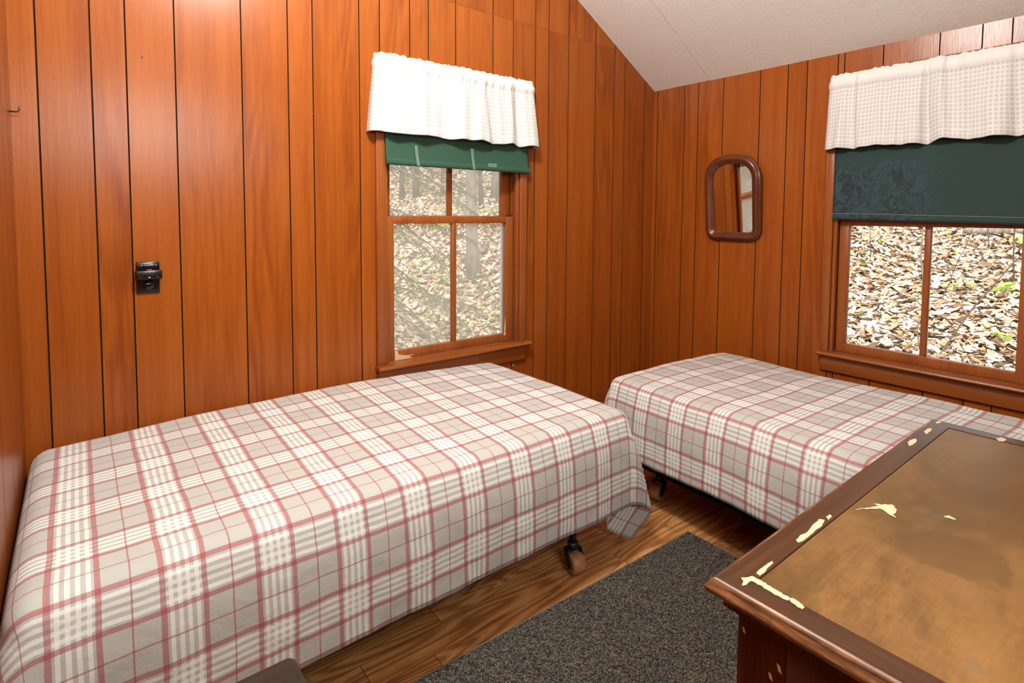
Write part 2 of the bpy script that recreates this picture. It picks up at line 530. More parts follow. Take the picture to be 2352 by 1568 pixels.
def mat_top_panel():
    t = NT('worn_tan_panel')
    p = t.pos()
    s = t.sep(p)
    n1 = t.noise(t.comb(t.math('MULTIPLY', s[0], 2.2), t.math('MULTIPLY', s[1], 4.5), s[2]), 1.0, 5, 0.62, 0.7)
    n2 = t.noise(p, 46, 4, 0.7, 0.3)
    n3 = t.noise(t.comb(t.math('MULTIPLY', s[0], 14.0), t.math('MULTIPLY', s[1], 160.0), s[2]), 1.0, 2, 0.6)
    f = t.math('ADD', t.math('MULTIPLY', n1, 0.72), t.math('ADD', t.math('MULTIPLY', n2, 0.18), t.math('MULTIPLY', n3, 0.10)))
    col = t.ramp(f, [(0.36, (0.085, 0.042, 0.014)), (0.47, (0.14, 0.068, 0.021)), (0.56, (0.22, 0.105, 0.032)), (0.68, (0.29, 0.145, 0.046))])
    d = t.n('ShaderNodeVectorMath', operation='DISTANCE'); t.set(d.inputs[0], p); d.inputs[1].default_value = (-1.98, -2.17, 0.83)
    nb = t.noise(p, 11, 4, 0.6)
    blot = t.ramp(t.math('ADD', d.outputs['Value'], t.math('MULTIPLY_ADD', nb, 0.14, -0.07)), [(0.068, 1.0), (0.080, 0.0)])
    col = t.mix(t.math('MULTIPLY', blot, 0.6), col, (0.10, 0.050, 0.016))
    # panel colour gets darker towards the far end of the board
    gm = t.n('ShaderNodeMapRange'); gm.inputs['From Min'].default_value = -2.05; gm.inputs['From Max'].default_value = -1.45
    t.set(gm.inputs['Value'], t.math('ADD', s[0], t.math('MULTIPLY', n1, 0.5)))
    col = t.mix(t.math('MULTIPLY', gm.outputs[0], 0.55), col, (0.085, 0.042, 0.016))
    ts = t.noise(t.comb(t.math('MULTIPLY', s[0], 9.0), t.math('MULTIPLY', s[1], 14.0), 2.0), 1.0, 3, 0.6)
    col = t.mix(t.ramp(ts, [(0.64, 0.0), (0.74, 0.5)]), col, (0.10, 0.095, 0.075))
    return t.fin(col, t.math('MULTIPLY_ADD', n2, 0.2, 0.28), 0.25)
TOPP = mat_top_panel()
DARKTOP = wood('grey_brown_worn', (0.016, 0.010, 0.007), (0.027, 0.018, 0.013), (0.045, 0.031, 0.023), 'x', 0.45, figure=0.3, spec=0.2)

# outdoor materials
def mat_leaf():
    t = NT('dry_leaves')
    g = t.n('ShaderNodeNewGeometry')
    r = g.outputs['Random Per Island']
    col = t.ramp(r, [(0.0, (0.14, 0.07, 0.04)), (0.12, (0.28, 0.15, 0.08)), (0.24, (0.50, 0.31, 0.18)), (0.5, (0.66, 0.48, 0.33)), (0.75, (0.76, 0.62, 0.47)), (0.93, (0.86, 0.76, 0.64)), (0.97, (0.50, 0.22, 0.08)), (1.0, (0.30, 0.36, 0.08))])
    n = t.noise(t.pos(), 60, 2, 0.6)
    col = t.mix(0.25, col, t.ramp(n, [(0.3, (0.5, 0.5, 0.5)), (0.7, (1, 1, 1))]), 'MULTIPLY')
    return t.fin(col, 0.65, 0.3)
LEAF = mat_leaf()
def mat_soil():
    t = NT('forest_soil')
    p = t.pos()
    n = t.noise(p, 9, 5, 0.7)
    n2 = t.noise(p, 45, 4, 0.7)
    f = t.math('ADD', t.math('MULTIPLY', n, 0.4), t.math('MULTIPLY', n2, 0.6))
    col = t.ramp(f, [(0.35, (0.10, 0.058, 0.034)), (0.5, (0.30, 0.20, 0.125)), (0.6, (0.52, 0.40, 0.28)), (0.72, (0.62, 0.52, 0.38))])
    t.bump(n2, 0.8, 0.03)
    return t.fin(col, 0.9, 0.1)
SOIL = mat_soil()
def mat_bark(name, a, b):
    t = NT(name)
    s = t.sep(t.pos())
    n = t.noise(t.comb(t.math('MULTIPLY', s[0], 30.0), t.math('MULTIPLY', s[1], 30.0), t.math('MULTIPLY', s[2], 7.0)), 1.0, 4, 0.65)
    col = t.ramp(n, [(0.3, a), (0.7, b)])
    t.bump(n, 0.7, 0.02)
    return t.fin(col, 0.9, 0.1)
BARK = mat_bark('grey_bark', (0.16, 0.13, 0.10), (0.40, 0.35, 0.29))
BARKD = mat_bark('dark_bark', (0.075, 0.06, 0.05), (0.19, 0.155, 0.13))
TWIG = mat_bark('twig_bark', (0.10, 0.075, 0.055), (0.24, 0.19, 0.145))
def mat_green(name, a, b):
    t = NT(name)
    r = t.n('ShaderNodeNewGeometry').outputs['Random Per Island']
    col = t.ramp(r, [(0.0, a), (1.0, b)])
    t.fin(col, 0.6, 0.3)
    tr = t.n('ShaderNodeBsdfTranslucent'); t.set(tr.inputs[0], col)
    mx = t.n('ShaderNodeMixShader'); mx.inputs[0].default_value = 0.4
    t.t.links.new(t.b.outputs[0], mx.inputs[1]); t.t.links.new(tr.outputs[0], mx.inputs[2])
    t.t.links.new(mx.outputs[0], t.out.inputs[0])
    return t.m
NEEDLE = mat_green('needles', (0.10, 0.15, 0.045), (0.24, 0.31, 0.11))
YOUNG = mat_green('young_leaves', (0.34, 0.48, 0.09), (0.62, 0.74, 0.26))

# ------------------------------------------------------------------ room shell
LX = -3.284           # left wall
BY = -3.30            # wall behind the camera
EAVE = 2.2534
SLOPE = 0.578
RIDGE = -1.75
def ceil_z(x):
    return EAVE - SLOPE * max(x, RIDGE) if x >= RIDGE else EAVE - SLOPE * RIDGE + SLOPE * (x - RIDGE) * 0.55
WT = 0.13

# window frames of reference: u along the wall, d outward, z up
WX0, WY0 = -2.044, -1.136
HOLE_U0, HOLE_U1, HOLE_Z0, HOLE_Z1 = 0.028, 0.871, 0.662, 2.095
def win_tf(which):
    if which == 1:
        return lambda p: Vector((WX0 + p.x, p.y, p.z))
    return lambda p: Vector((p.y, WY0 - p.x, p.z))

def panel_wall(name, tf, a0, a1, grooves, hole, topz, tones, seamz=None, thick=WT, sheetseams=()):
    """panelled wall: a along the wall, d outward. Grooves are real V cuts with dark paint."""
    gw, gd = 0.0026, 0.0032
    cuts = sorted(set([a0, a1] + list(grooves) + ([hole[0], hole[1]] if hole else [])))
    mb = MB(); mb.tf = tf
    for i in range(len(cuts) - 1):
        l, r = cuts[i], cuts[i + 1]
        if r - l < 1e-6: continue
        li = l + (gw if l in grooves else 0); ri = r - (gw if r in grooves else 0)
        inhole = hole and l >= hole[0] - 1e-6 and r <= hole[1] + 1e-6
        mid = (l + r) / 2
        tone = tones(mid)
        spans = [(0.0, None)] if not inhole else [(0.0, hole[2]), (hole[3], None)]
        for z0, z1 in spans:
            pieces = [(z0, z1, tone)]
            if seamz and z1 is None and topz(mid) > seamz:
                pieces = [(z0, seamz - 0.0012, tone), (seamz + 0.0012, None, (tone + 0.37) % 1.0 * 0.6 + 0.3)]
            for q0, q1, tn in pieces:
                zl = topz(li) if q1 is None else q1
                zr = topz(ri) if q1 is None else q1
                if min(zl, zr) <= q0: 
                    if max(zl, zr) <= q0 + 1e-4: continue
                    zl = max(zl, q0 + 1e-4); zr = max(zr, q0 + 1e-4)
                mb.add([(li, 0, q0), (ri, 0, q0), (ri, 0, zr), (li, 0, zl)], [(0, 1, 2, 3)], 0, False, tn)
                if r in grooves:
                    zt = min(zr, topz(r)) if q1 is None else q1
                    mb.add([(ri, 0, q0), (r, gd, q0), (r, gd, zt), (ri, 0, zr)], [(0, 1, 2, 3)], 1)
                if l in grooves:
                    zt = min(zl, topz(l)) if q1 is None else q1
                    mb.add([(l, gd, q0), (li, 0, q0), (li, 0, zl), (l, gd, zt)], [(0, 1, 2, 3)], 1)
            if seamz and z1 is None and topz(mid) > seamz:
                mb.add([(l, 0.001, seamz - 0.0012), (r, 0.001, seamz - 0.0012), (r, 0.001, seamz + 0.0012), (l, 0.001, seamz + 0.0012)], [(0, 1, 2, 3)], 2)
    # outer skin and core so the wall has its thickness
    def slab(l, r, z0, z1l, z1r):
        mb.add([(l, 0.006, z0), (r, 0.006, z0), (r, thick, z0), (l, thick, z0), (l, 0.006, z1l), (r, 0.006, z1r), (r, thick, z1r), (l, thick, z1l)],
               [(0, 1, 2, 3), (4, 5, 6, 7), (0, 1, 5, 4), (1, 2, 6, 5), (2, 3, 7, 6), (3, 0, 4, 7)], 2)
    xs = [a0] + ([RIDGE] if a0 < RIDGE < a1 and name == 'wall_back' else []) + [a1]
    if hole:
        slab(a0, hole[0], 0, topz(a0), topz(hole[0])) if name != 'wall_back' else (slab(a0, hole[0], 0, topz(a0), topz(hole[0])))
        slab(hole[1], a1, 0, topz(hole[1]), topz(a1))
        slab(hole[0], hole[1], 0, hole[2], hole[2])
        if name == 'wall_back':
            slab(hole[0], RIDGE, hole[3], topz(hole[0]), topz(RIDGE)); slab(RIDGE, hole[1], hole[3], topz(RIDGE), topz(hole[1]))
        else:
            slab(hole[0], hole[1], hole[3], topz(hole[0]), topz(hole[1]))
    else:
        slab(a0, a1, 0, topz(a0), topz(a1))
    o = mb.build(name, [PANEL, GROOVE, TRIMZ], None, 'plank', fix=False)
    return tag(o, kind='structure')

GB = [-3.216, -3.074, -2.975, -2.826, -2.600, -2.423, -2.321, -2.114, -2.016, -1.862, -1.761, -1.605, -1.372, -1.235, -1.075, -0.974, -0.817, -0.586, -0.411, -0.309, -0.102]
GR = [-0.029, -0.242, -0.345, -0.519, -0.753, -0.912, -1.016, -1.171, -1.202, -1.377, -1.604, -1.757, -1.857, -2.06, -2.17, -2.27, -2.43]
def tones_back(x):
    if x < -3.216: return 0.62
    r = random.Random(int((x + 50) * 1000)).random()
    if -1.605 < x < -1.235: return 0.78 + 0.1 * r
    if -2.016 < x < -1.605: return 0.70 + 0.12 * r
    return 0.35 + 0.35 * r if x > -1.235 else 0.40 + 0.4 * r
def tones_right(y):
    r = random.Random(int((y + 50) * 1000)).random()
    return 0.52 + 0.25 * r if y > 1.0 and y < 1.2 else (0.35 + 0.35 * r)
panel_wall('wall_back', lambda p: Vector(p), LX, 0.0, GB, (WX0 + HOLE_U0, WX0 + HOLE_U1, HOLE_Z0, HOLE_Z1), ceil_z, tones_back, 2.459)
panel_wall('wall_right', lambda p: Vector((p.y, -p.x, p.z)), -WT, -BY, [-g for g in GR], (-WY0 + HOLE_U0, -WY0 + HOLE_U1, HOLE_Z0, HOLE_Z1), lambda a: EAVE, tones_right)
panel_wall('wall_left', lambda p: Vector((LX - p.y, p.x, p.z)), BY, WT, [-0.13, -0.29, -0.42, -0.66, -0.9, -1.1, -1.32, -1.6, -1.9, -2.2, -2.6], None, lambda a: ceil_z(LX), lambda a: 0.35)
panel_wall('wall_front', lambda p: Vector((p.x, BY - p.y, p.z)), LX, 0.0, [-0.4, -0.8, -1.2, -1.6, -2.0, -2.4], None, ceil_z, lambda a: 0.5)

mb = MB(); mb.box(LX - WT, WT, BY - WT, WT, -0.06, 0.0)
tag(mb.build('floor', FLOORM), kind='structure')

# sloped ceiling: two boards with an open joint running up the slope at y = -0.427, then the far slope
def ceil_slab(mb, y0, y1, x0, x1, drop=0.0, mi=0):
    t = 0.03
    zs = [ceil_z(x0) - drop, ceil_z(x1) - drop]
    mb.add([(x0, y0, zs[0]), (x1, y0, zs[1]), (x1, y1, zs[1]), (x0, y1, zs[0]), (x0, y0, zs[0] + t), (x1, y0, zs[1] + t), (x1, y1, zs[1] + t), (x0, y1, zs[0] + t)],
           [(0, 3, 2, 1), (4, 5, 6, 7), (0, 1, 5, 4), (1, 2, 6, 5), (2, 3, 7, 6), (3, 0, 4, 7)], mi)
mb = MB()
ceil_slab(mb, -0.4255, WT, RIDGE, WT)
ceil_slab(mb, BY - WT, -0.4285, RIDGE, WT, 0.003)
ceil_slab(mb, BY - WT, WT, LX - WT, RIDGE)
mb.add([(RIDGE, -0.44, ceil_z(RIDGE) + 0.02), (WT, -0.44, ceil_z(WT) + 0.02), (WT, -0.41, ceil_z(WT) + 0.02), (RIDGE, -0.41, ceil_z(RIDGE) + 0.02)], [(0, 1, 2, 3)], 1)
tag(mb.build('ceiling', [CEIL, simple('joint_plaster', (0.5, 0.42, 0.36), 0.9)]), kind='structure')

# ------------------------------------------------------------------ windows
def build_window(n, which, hazy):
    tf = win_tf(which)
    root = empty('window_%d' % n, tf(Vector((0.45, 0, 0.66))), kind='structure')
    TH = TRIMX if which == 1 else TRIMY
    def part(name, fn, mats, parent=root):
        mb = MB(); mb.tf = tf
        fn(mb)
        return mb.build(name, mats, parent)
    zt = 2.09
    part('casing', lambda m: (m.box(0.0, 0.043, -0.018, 0.004, 0.684, zt, bev=0.004), m.box(0.004, 0.012, -0.021, -0.016, 0.684, zt, bev=0.002)), TRIMZ)
    part('casing', lambda m: (m.box(0.855, 0.899, -0.018, 0.004, 0.684, zt, bev=0.004), m.box(0.887, 0.895, -0.021, -0.016, 0.684, zt, bev=0.002)), TRIMZ)
    part('casing', lambda m: m.box(0.0, 0.899, -0.018, 0.004, zt, zt + 0.05, bev=0.004), TH)
    part('jamb', lambda m: (m.box(0.028, 0.044, 0.0, 0.13, 0.66, zt), m.box(0.044, 0.061, -0.004, 0.026, 0.684, zt, bev=0.003), m.box(0.044, 0.054, 0.0605, 0.069, 0.684, zt)), TRIMZ)
    part('jamb', lambda m: (m.box(0.855, 0.871, 0.0, 0.13, 0.66, zt), m.box(0.840, 0.855, -0.004, 0.026, 0.684, zt, bev=0.003), m.box(0.846, 0.855, 0.0605, 0.069, 0.684, zt)), TRIMZ)
    part('jamb', lambda m: m.box(0.028, 0.871, 0.0, 0.13, zt - 0.014, zt), TH)
    def sill(m):
        # stool with a rounded nose and horns past the casings, sloping sill outside
        prof = [(0.03, 0.666), (-0.044, 0.666), (-0.050, 0.670), (-0.0525, 0.676), (-0.050, 0.682), (-0.044, 0.686), (0.03, 0.687)]
        m.prism([(-0.006, d, z) for d, z in prof if d < 0.0] + [(-0.006, 0.0, 0.687), (-0.006, 0.0, 0.666)], (0.924, 0, 0))
        m.box(0.044, 0.855, 0.0, 0.031, 0.664, 0.687)
        m.prism([(0.03, 0.031, 0.655), (0.03, 0.031, 0.684), (0.03, 0.15, 0.66), (0.03, 0.15, 0.63)], (0.84, 0, 0))
    part('sill', sill, TH)
    def apron(m):
        m.box(0.004, 0.901, -0.018, 0.002, 0.580, 0.666, bev=0.006)
    part('apron', apron, TH)
    G = HAZY if hazy else GLASS
    def sash(z0, z1, d0, d1, brail, trail, uL0, uL1, uR0, uR1):
        def frame(m):
            m.box(uL0, uL1, d0, d1, z0, z1, bev=0.003)
            m.box(uR0, uR1, d0, d1, z0, z1, bev=0.003)
            m.box(uL1 - 0.002, uR0 + 0.002, d0 + 0.0004, d1 - 0.0004, z1 - trail, z1 - 0.0003, bev=0.003)
            m.box(uL1 - 0.002, uR0 + 0.002, d0 + 0.0004, d1 - 0.0004, z0 + 0.0003, z0 + brail, bev=0.003)
        fr = part('sash', frame, TRIMZ)
        def munt(m):
            m.box(0.437, 0.464, d0 + 0.001, d1 - 0.004, z0 + brail - 0.004, z1 - trail + 0.004, bev=0.006)
        part('muntin', munt, TRIMZ, fr)
        dm = (d0 + d1) / 2 + 0.006
        for a, b in ((uL1 - 0.004, 0.4375), (0.4635, uR0 + 0.004)):
            part('glass_pane', lambda m: m.box(a, b, dm, dm + 0.003, z0 + brail - 0.004, z1 - trail + 0.004), G, fr)
        return fr
    low = sash(0.688, 1.393, 0.028, 0.060, 0.048, 0.036, 0.062, 0.108, 0.787, 0.839)
    up = sash(1.360, 2.075, 0.0695, 0.100, 0.036, 0.045, 0.056, 0.108, 0.787, 0.844)
    # dark glazing line above the lower panes (shadowed rabbet of the meeting rail)
    if hazy:
        # a splintered bottom rail whose bare wood shows at the corner
        def bare(m):
            m.prism([(0.108, 0.0265, 0.690), (0.205, 0.0265, 0.690), (0.185, 0.0265, 0.700), (0.215, 0.0265, 0.704), (0.165, 0.0265, 0.707), (0.128, 0.0265, 0.717), (0.122, 0.0265, 0.7355), (0.108, 0.0265, 0.7355)], (0, 0.003, 0))
        tag(part('bare_wood_break', bare, RAWWOOD, low), 'pale broken corner of the bottom rail')
        def bare2(m):
            m.box(0.776, 0.788, 0.0268, 0.030, 0.726, 0.738)
            m.prism([(0.7775, 0.027, 0.738), (0.785, 0.027, 0.738), (0.787, 0.027, 0.79), (0.785, 0.027, 0.83), (0.782, 0.027, 0.79)], (0, 0.003, 0))
        tag(part('bare_wood_break', bare2, RAWWOOD, low), 'pale splintered edge of the right stile')
    # brass latch on top of the meeting rail
    def latch(m):
        m.box(0.806, 0.832, 0.040, 0.060, 1.393, 1.396)
        m.tube([(0.812, 0.046, 1.396), (0.812, 0.044, 1.408), (0.822, 0.036, 1.404), (0.832, 0.030, 1.399)], 0.003, 8)
    part('latch', latch, HOOKM, low)
    def storm(m):
        for a, b in ((0.044, 0.066), (0.838, 0.856)):
            m.box(a, b, 0.101, 0.125, 0.66, zt, 0)
        m.box(0.066, 0.074, 0.112, 0.125, 0.66, zt, 1); m.box(0.820, 0.838, 0.110, 0.125, 0.66, zt, 1)
        m.box(0.066, 0.834, 0.112, 0.125, zt - 0.03, zt, 1); m.box(0.066, 0.834, 0.112, 0.125, 0.66, 0.672, 1)
    tag(part('storm_frame', storm, [GREYAL, WHITEAL]), 'white and grey metal storm frame')
    return root
build_window(1, 1, True)
build_window(2, 2, False)

# ------------------------------------------------------------------ cloth grids
def grid_obj(name, nu, nv, fn, uvfn, mat, parent=None, thick=0.0, attrfn=None):
    vs = [tuple(fn(i, j)) for j in range(nv + 1) for i in range(nu + 1)]
    fs = [(j * (nu + 1) + i, j * (nu + 1) + i + 1, (j + 1) * (nu + 1) + i + 1, (j + 1) * (nu + 1) + i) for j in range(nv) for i in range(nu)]
    me = bpy.data.meshes.new(name)
    me.from_pydata(vs, [], fs)
    me.materials.append(mat)
    uvl = me.uv_layers.new(name='cloth')
    uvs = [uvfn(i, j) for j in range(nv + 1) for i in range(nu + 1)]
    for lp in me.loops:
        uvl.data[lp.index].uv = uvs[lp.vertex_index]
    if attrfn:
        at = me.attributes.new('hem', 'FLOAT', 'POINT')
        at.data.foreach_set('value', [attrfn(i, j) for j in range(nv + 1) for i in range(nu + 1)])
    me.polygons.foreach_set('use_smooth', [True] * len(fs))
    me.update()
    o = bpy.data.objects.new(name, me)
    COL.objects.link(o)
    if parent is not None:
        o.parent = parent
        o.matrix_parent_inverse = parent.matrix_basis.inverted()
    if thick > 0:
        md = o.modifiers.new('thickness', 'SOLIDIFY'); md.thickness = thick; md.offset = 0
    return o

def nz(x, y, z=0.0):
    return mnoise.noise(Vector((x, y, z)))

def bedspread(name, org, es, et, L, Wd, ztop, drops, pleat, uoff, voff, label, seed, crown):
    """org: back/head corner, es: unit along the bed, et: unit across towards the open side.
    drops: cloth hanging past (head, foot, back, front)"""
    r = 0.055
    arc = PI * r / 2
    dh, df, db, dfr = drops
    step = 0.0155
    s0, s1 = r - (arc + dh), L - r + arc + df
    t0, t1 = r - (arc + db), Wd - r + arc + dfr
    nu = int((s1 - s0) / step); nv = int((t1 - t0) / step)
    org = Vector(org); es = Vector(es); et = Vector(et)
    def fn(i, j):
        s = s0 + (s1 - s0) * i / nu; t = t0 + (t1 - t0) * j / nv
        qs = min(max(s, r), L - r); qt = min(max(t, r), Wd - r)
        ds, dt = s - qs, t - qt
        rho = math.hypot(ds, dt)
        zz = ztop + crown(qs / L, qt / Wd)
        zz += 0.004 * nz(s * 3 + seed, t * 3.5) + 0.0016 * nz(s * 11 + seed, t * 13)
        out = dep = 0.0
        dirs = dirt = 0.0
        if rho > 1e-6:
            dirs, dirt = ds / rho, dt / rho
            if rho < arc:
                th = rho / r
                out = r * math.sin(th); dep = r * (1 - math.cos(th))
            else:
                hang = rho - arc
                flare = 0.0
                if ds > 0 and dt > 0:
                    flare = 0.10 * (2 * abs(dirs * dirt)) ** 1.3
                elif ds < 0 and dt > 0:
                    flare = 0.10 * (2 * abs(dirs * dirt)) ** 1.3
                # soft folds on the hanging side
                w = 0.006 * min(1, hang / 0.15) * (nz(s * 5.2 + seed, 3.3, t * 0.9) + 0.6 * nz(s * 11 + seed, t * 4, 7.7))
                w += 0.0022 * min(1, hang / 0.1) * nz(s * 24, t * 20, seed)
                base = 0.028 * (1 - math.exp(-hang / 0.07))
                out = r + base + hang * flare + w
                dep = r + hang * math.sqrt(max(0.05, 1 - min(0.9, flare) ** 2))
                if pleat and ds > 0 and dt > 0:
                    # loose corner: the front sheet runs on flat past the corner, doubles back behind itself, then turns the corner
                    ph = math.degrees(math.atan2(ds, dt))
                    if ph < 36: tau, lay = 0.5 * ph, 0.0
                    elif ph < 58: tau, lay = 18.0 - (ph - 36) * 1.4546, 0.020 * min(1, (ph - 36) / 8)
                    else: tau, lay = -14 + 14 * (ph - 58) / 32, 0.020 + 0.05 * (ph - 58) / 32
                    wgt = min(1, hang / 0.16); wgt = wgt * wgt * (3 - 2 * wgt)
                    tr = math.radians(tau)
                    o0 = r + base + w - lay
                    fs = qs + rho * math.sin(tr); ft = qt + o0
                    fd = r + (rho * math.cos(tr) - arc)
                    ps = qs + dirs * out; pt = qt + dirt * out
                    pp = org + es * (ps + (fs - ps) * wgt) + et * (pt + (ft - pt) * wgt)
                    pp.z = max(0.012, zz - (dep + (fd - dep) * wgt))
                    return pp
        p = org + es * (qs + dirs * out) + et * (qt + dirt * out)
        p.z = zz - dep
        if p.z < 0.012:
            p.z = 0.012
        p.y = min(p.y, -0.008)
        p.x = min(max(p.x, LX + 0.006), -0.008)
        return p
    def uvfn(i, j):
        s = s0 + (s1 - s0) * i / nu; t = t0 + (t1 - t0) * j / nv
        return ((s - uoff) / 0.197, (t - voff) / 0.203)
    o = grid_obj(name, nu, nv, fn, uvfn, PLAID, None, 0.0035)
    tag(o, label, 'bedspread', 'plaid bedspreads')
    return o

def crown1(a, b):
    return 0.034 * math.sin(PI * min(1, max(0, a)) ) * (1 - b) ** 0.8 + 0.006 * math.sin(PI * b)
L1, W1 = 1.885, 0.985
bedspread('bedspread', (-3.272, -0.014, 0), (1, 0, 0), (0, -1, 0), L1, W1, 0.612, (0.20, 0.315, 0.16, 0.315), 1,
          -3.005 + 3.272, W1 - 0.055 + 0.043, 'plaid bedspread on the bed along the back wall, its corner hanging near the floor', 2.0, crown1)
A2 = math.radians(3.2)
es2 = (-math.sin(A2), -math.cos(A2), 0); et2 = (-math.cos(A2), math.sin(A2), 0)
L2, W2 = 1.88, 0.965
O2 = (-0.105, -0.615, 0)
bedspread('bedspread', O2, es2, et2, L2, W2, 0.592, (0.30, 0.30, 0.22, 0.285), 0,
          1.212 - 0.615, W2 - 0.055 + 0.043, 'plaid bedspread on the bed under the right window, partly behind the chest', 9.0, lambda a, b: 0.012 * math.sin(PI * b) + 0.01 * nz(a * 4, b * 3, 3) + 0.024 * math.exp(-((a - 0.60) / 0.10) ** 2 - ((b - 0.02) / 0.05) ** 2) + 0.012 * math.exp(-((a - 0.74) / 0.06) ** 2 - ((b - 0.06) / 0.04) ** 2))

# ------------------------------------------------------------------ beds
def bed(org, es, et, L, Wd, ztop, label, lx, ly, axis):
    es = Vector(es); et = Vector(et); org = Vector(org)
    root = empty('bed', org + es * (L / 2) + et * (Wd / 2), label, 'bed', 'twin beds on casters')
    def tf(p): return Vector((0, 0, p.z)) + org + es * p.x + et * p.y
    def part(name, fn, mats, parent=root):
        m = MB(); m.tf = tf; fn(m); return m.build(name, mats, parent)
    part('mattress', lambda m: m.box(0.02, L - 0.02, 0.02, Wd - 0.02, 0.42, ztop - 0.022, bev=0.035), MATM)
    part('box_spring', lambda m: m.box(0.03, L - 0.03, 0.03, Wd - 0.03, 0.235, 0.42, bev=0.01), BOXM)
    for y in (0.05, Wd - 0.05):
        part('side_rail', lambda m: (m.box(0.04, L - 0.04, y - 0.018, y + 0.018, 0.205, 0.209), m.box(0.04, L - 0.04, y - 0.018, y - 0.014, 0.18, 0.209)), BLACKST)
    for x in (0.2, L - 0.2):
        part('cross_rail', lambda m: m.box(x - 0.016, x + 0.016, 0.04, Wd - 0.04, 0.209, 0.235), BLACKST)
    for x in (lx, L - lx):
        for y in (ly, Wd - ly):
            lg = part('leg', lambda m: (m.lathe([(0.015, 0.112), (0.015, 0.209)], (x, y, 0), n=16), m.lathe([(0.021, 0.094), (0.021, 0.114)], (x, y, 0), n=16)), STEEL)
            # caster: forked bracket and a wooden roller wheel, trailing to one side
            o3 = tf(Vector((x, y, 0)))
            an = Vector((axis[0], axis[1], 0)).normalized()      # wheel axle
            tr = Vector((-an.y, an.x, 0))
            if tr.dot(Vector((CAM.x, CAM.y, 0)) - Vector((o3.x, o3.y, 0))) < 0: tr = -tr
            cc = o3 + tr * 0.026
            wt = lambda p: cc + tr * p.x + an * p.y + Vector((0, 0, p.z))
            def fork(m):
                m.tf = wt
                m.box(-0.042, -0.008, -0.032, 0.032, 0.084, 0.093, bev=0.002)
                for sgn in (-1, 1):
                    yy = sgn * 0.0305
                    m.prism([(-0.042, yy - 0.002, 0.088), (-0.008, yy - 0.002, 0.088), (0.016, yy - 0.002, 0.042), (0.012, yy - 0.002, 0.029), (0.0, yy - 0.002, 0.025), (-0.016, yy - 0.002, 0.036)], (0, 0.004, 0))
                m.tube([(0, -0.035, 0.040), (0, 0.035, 0.040)], 0.006, 10)
            cs = part('caster', fork, BLACKST, lg)
            def wheel(m):
                m.tf = wt
                m.lathe([(0.012, -0.0265), (0.033, -0.0275), (0.038, -0.024), (0.0395, 0), (0.038, 0.024), (0.033, 0.0275), (0.012, 0.0265)], (0, 0, 0.0397), 'y', 28)
            tag(part('wheel', wheel, WHEELM, lg), 'worn wooden caster wheel')
    return root
bed((-3.272, -0.014, 0), (1, 0, 0), (0, -1, 0), L1, W1, 0.612, 'twin bed on wooden casters standing lengthwise against the back wall under its window', 0.245, 0.093, (-0.95, 0.25))
bed(O2, es2, et2, L2, W2, 0.592, 'twin bed on wooden casters standing under the right window behind the chest', 0.20, 0.185, (0.05, -1.0))

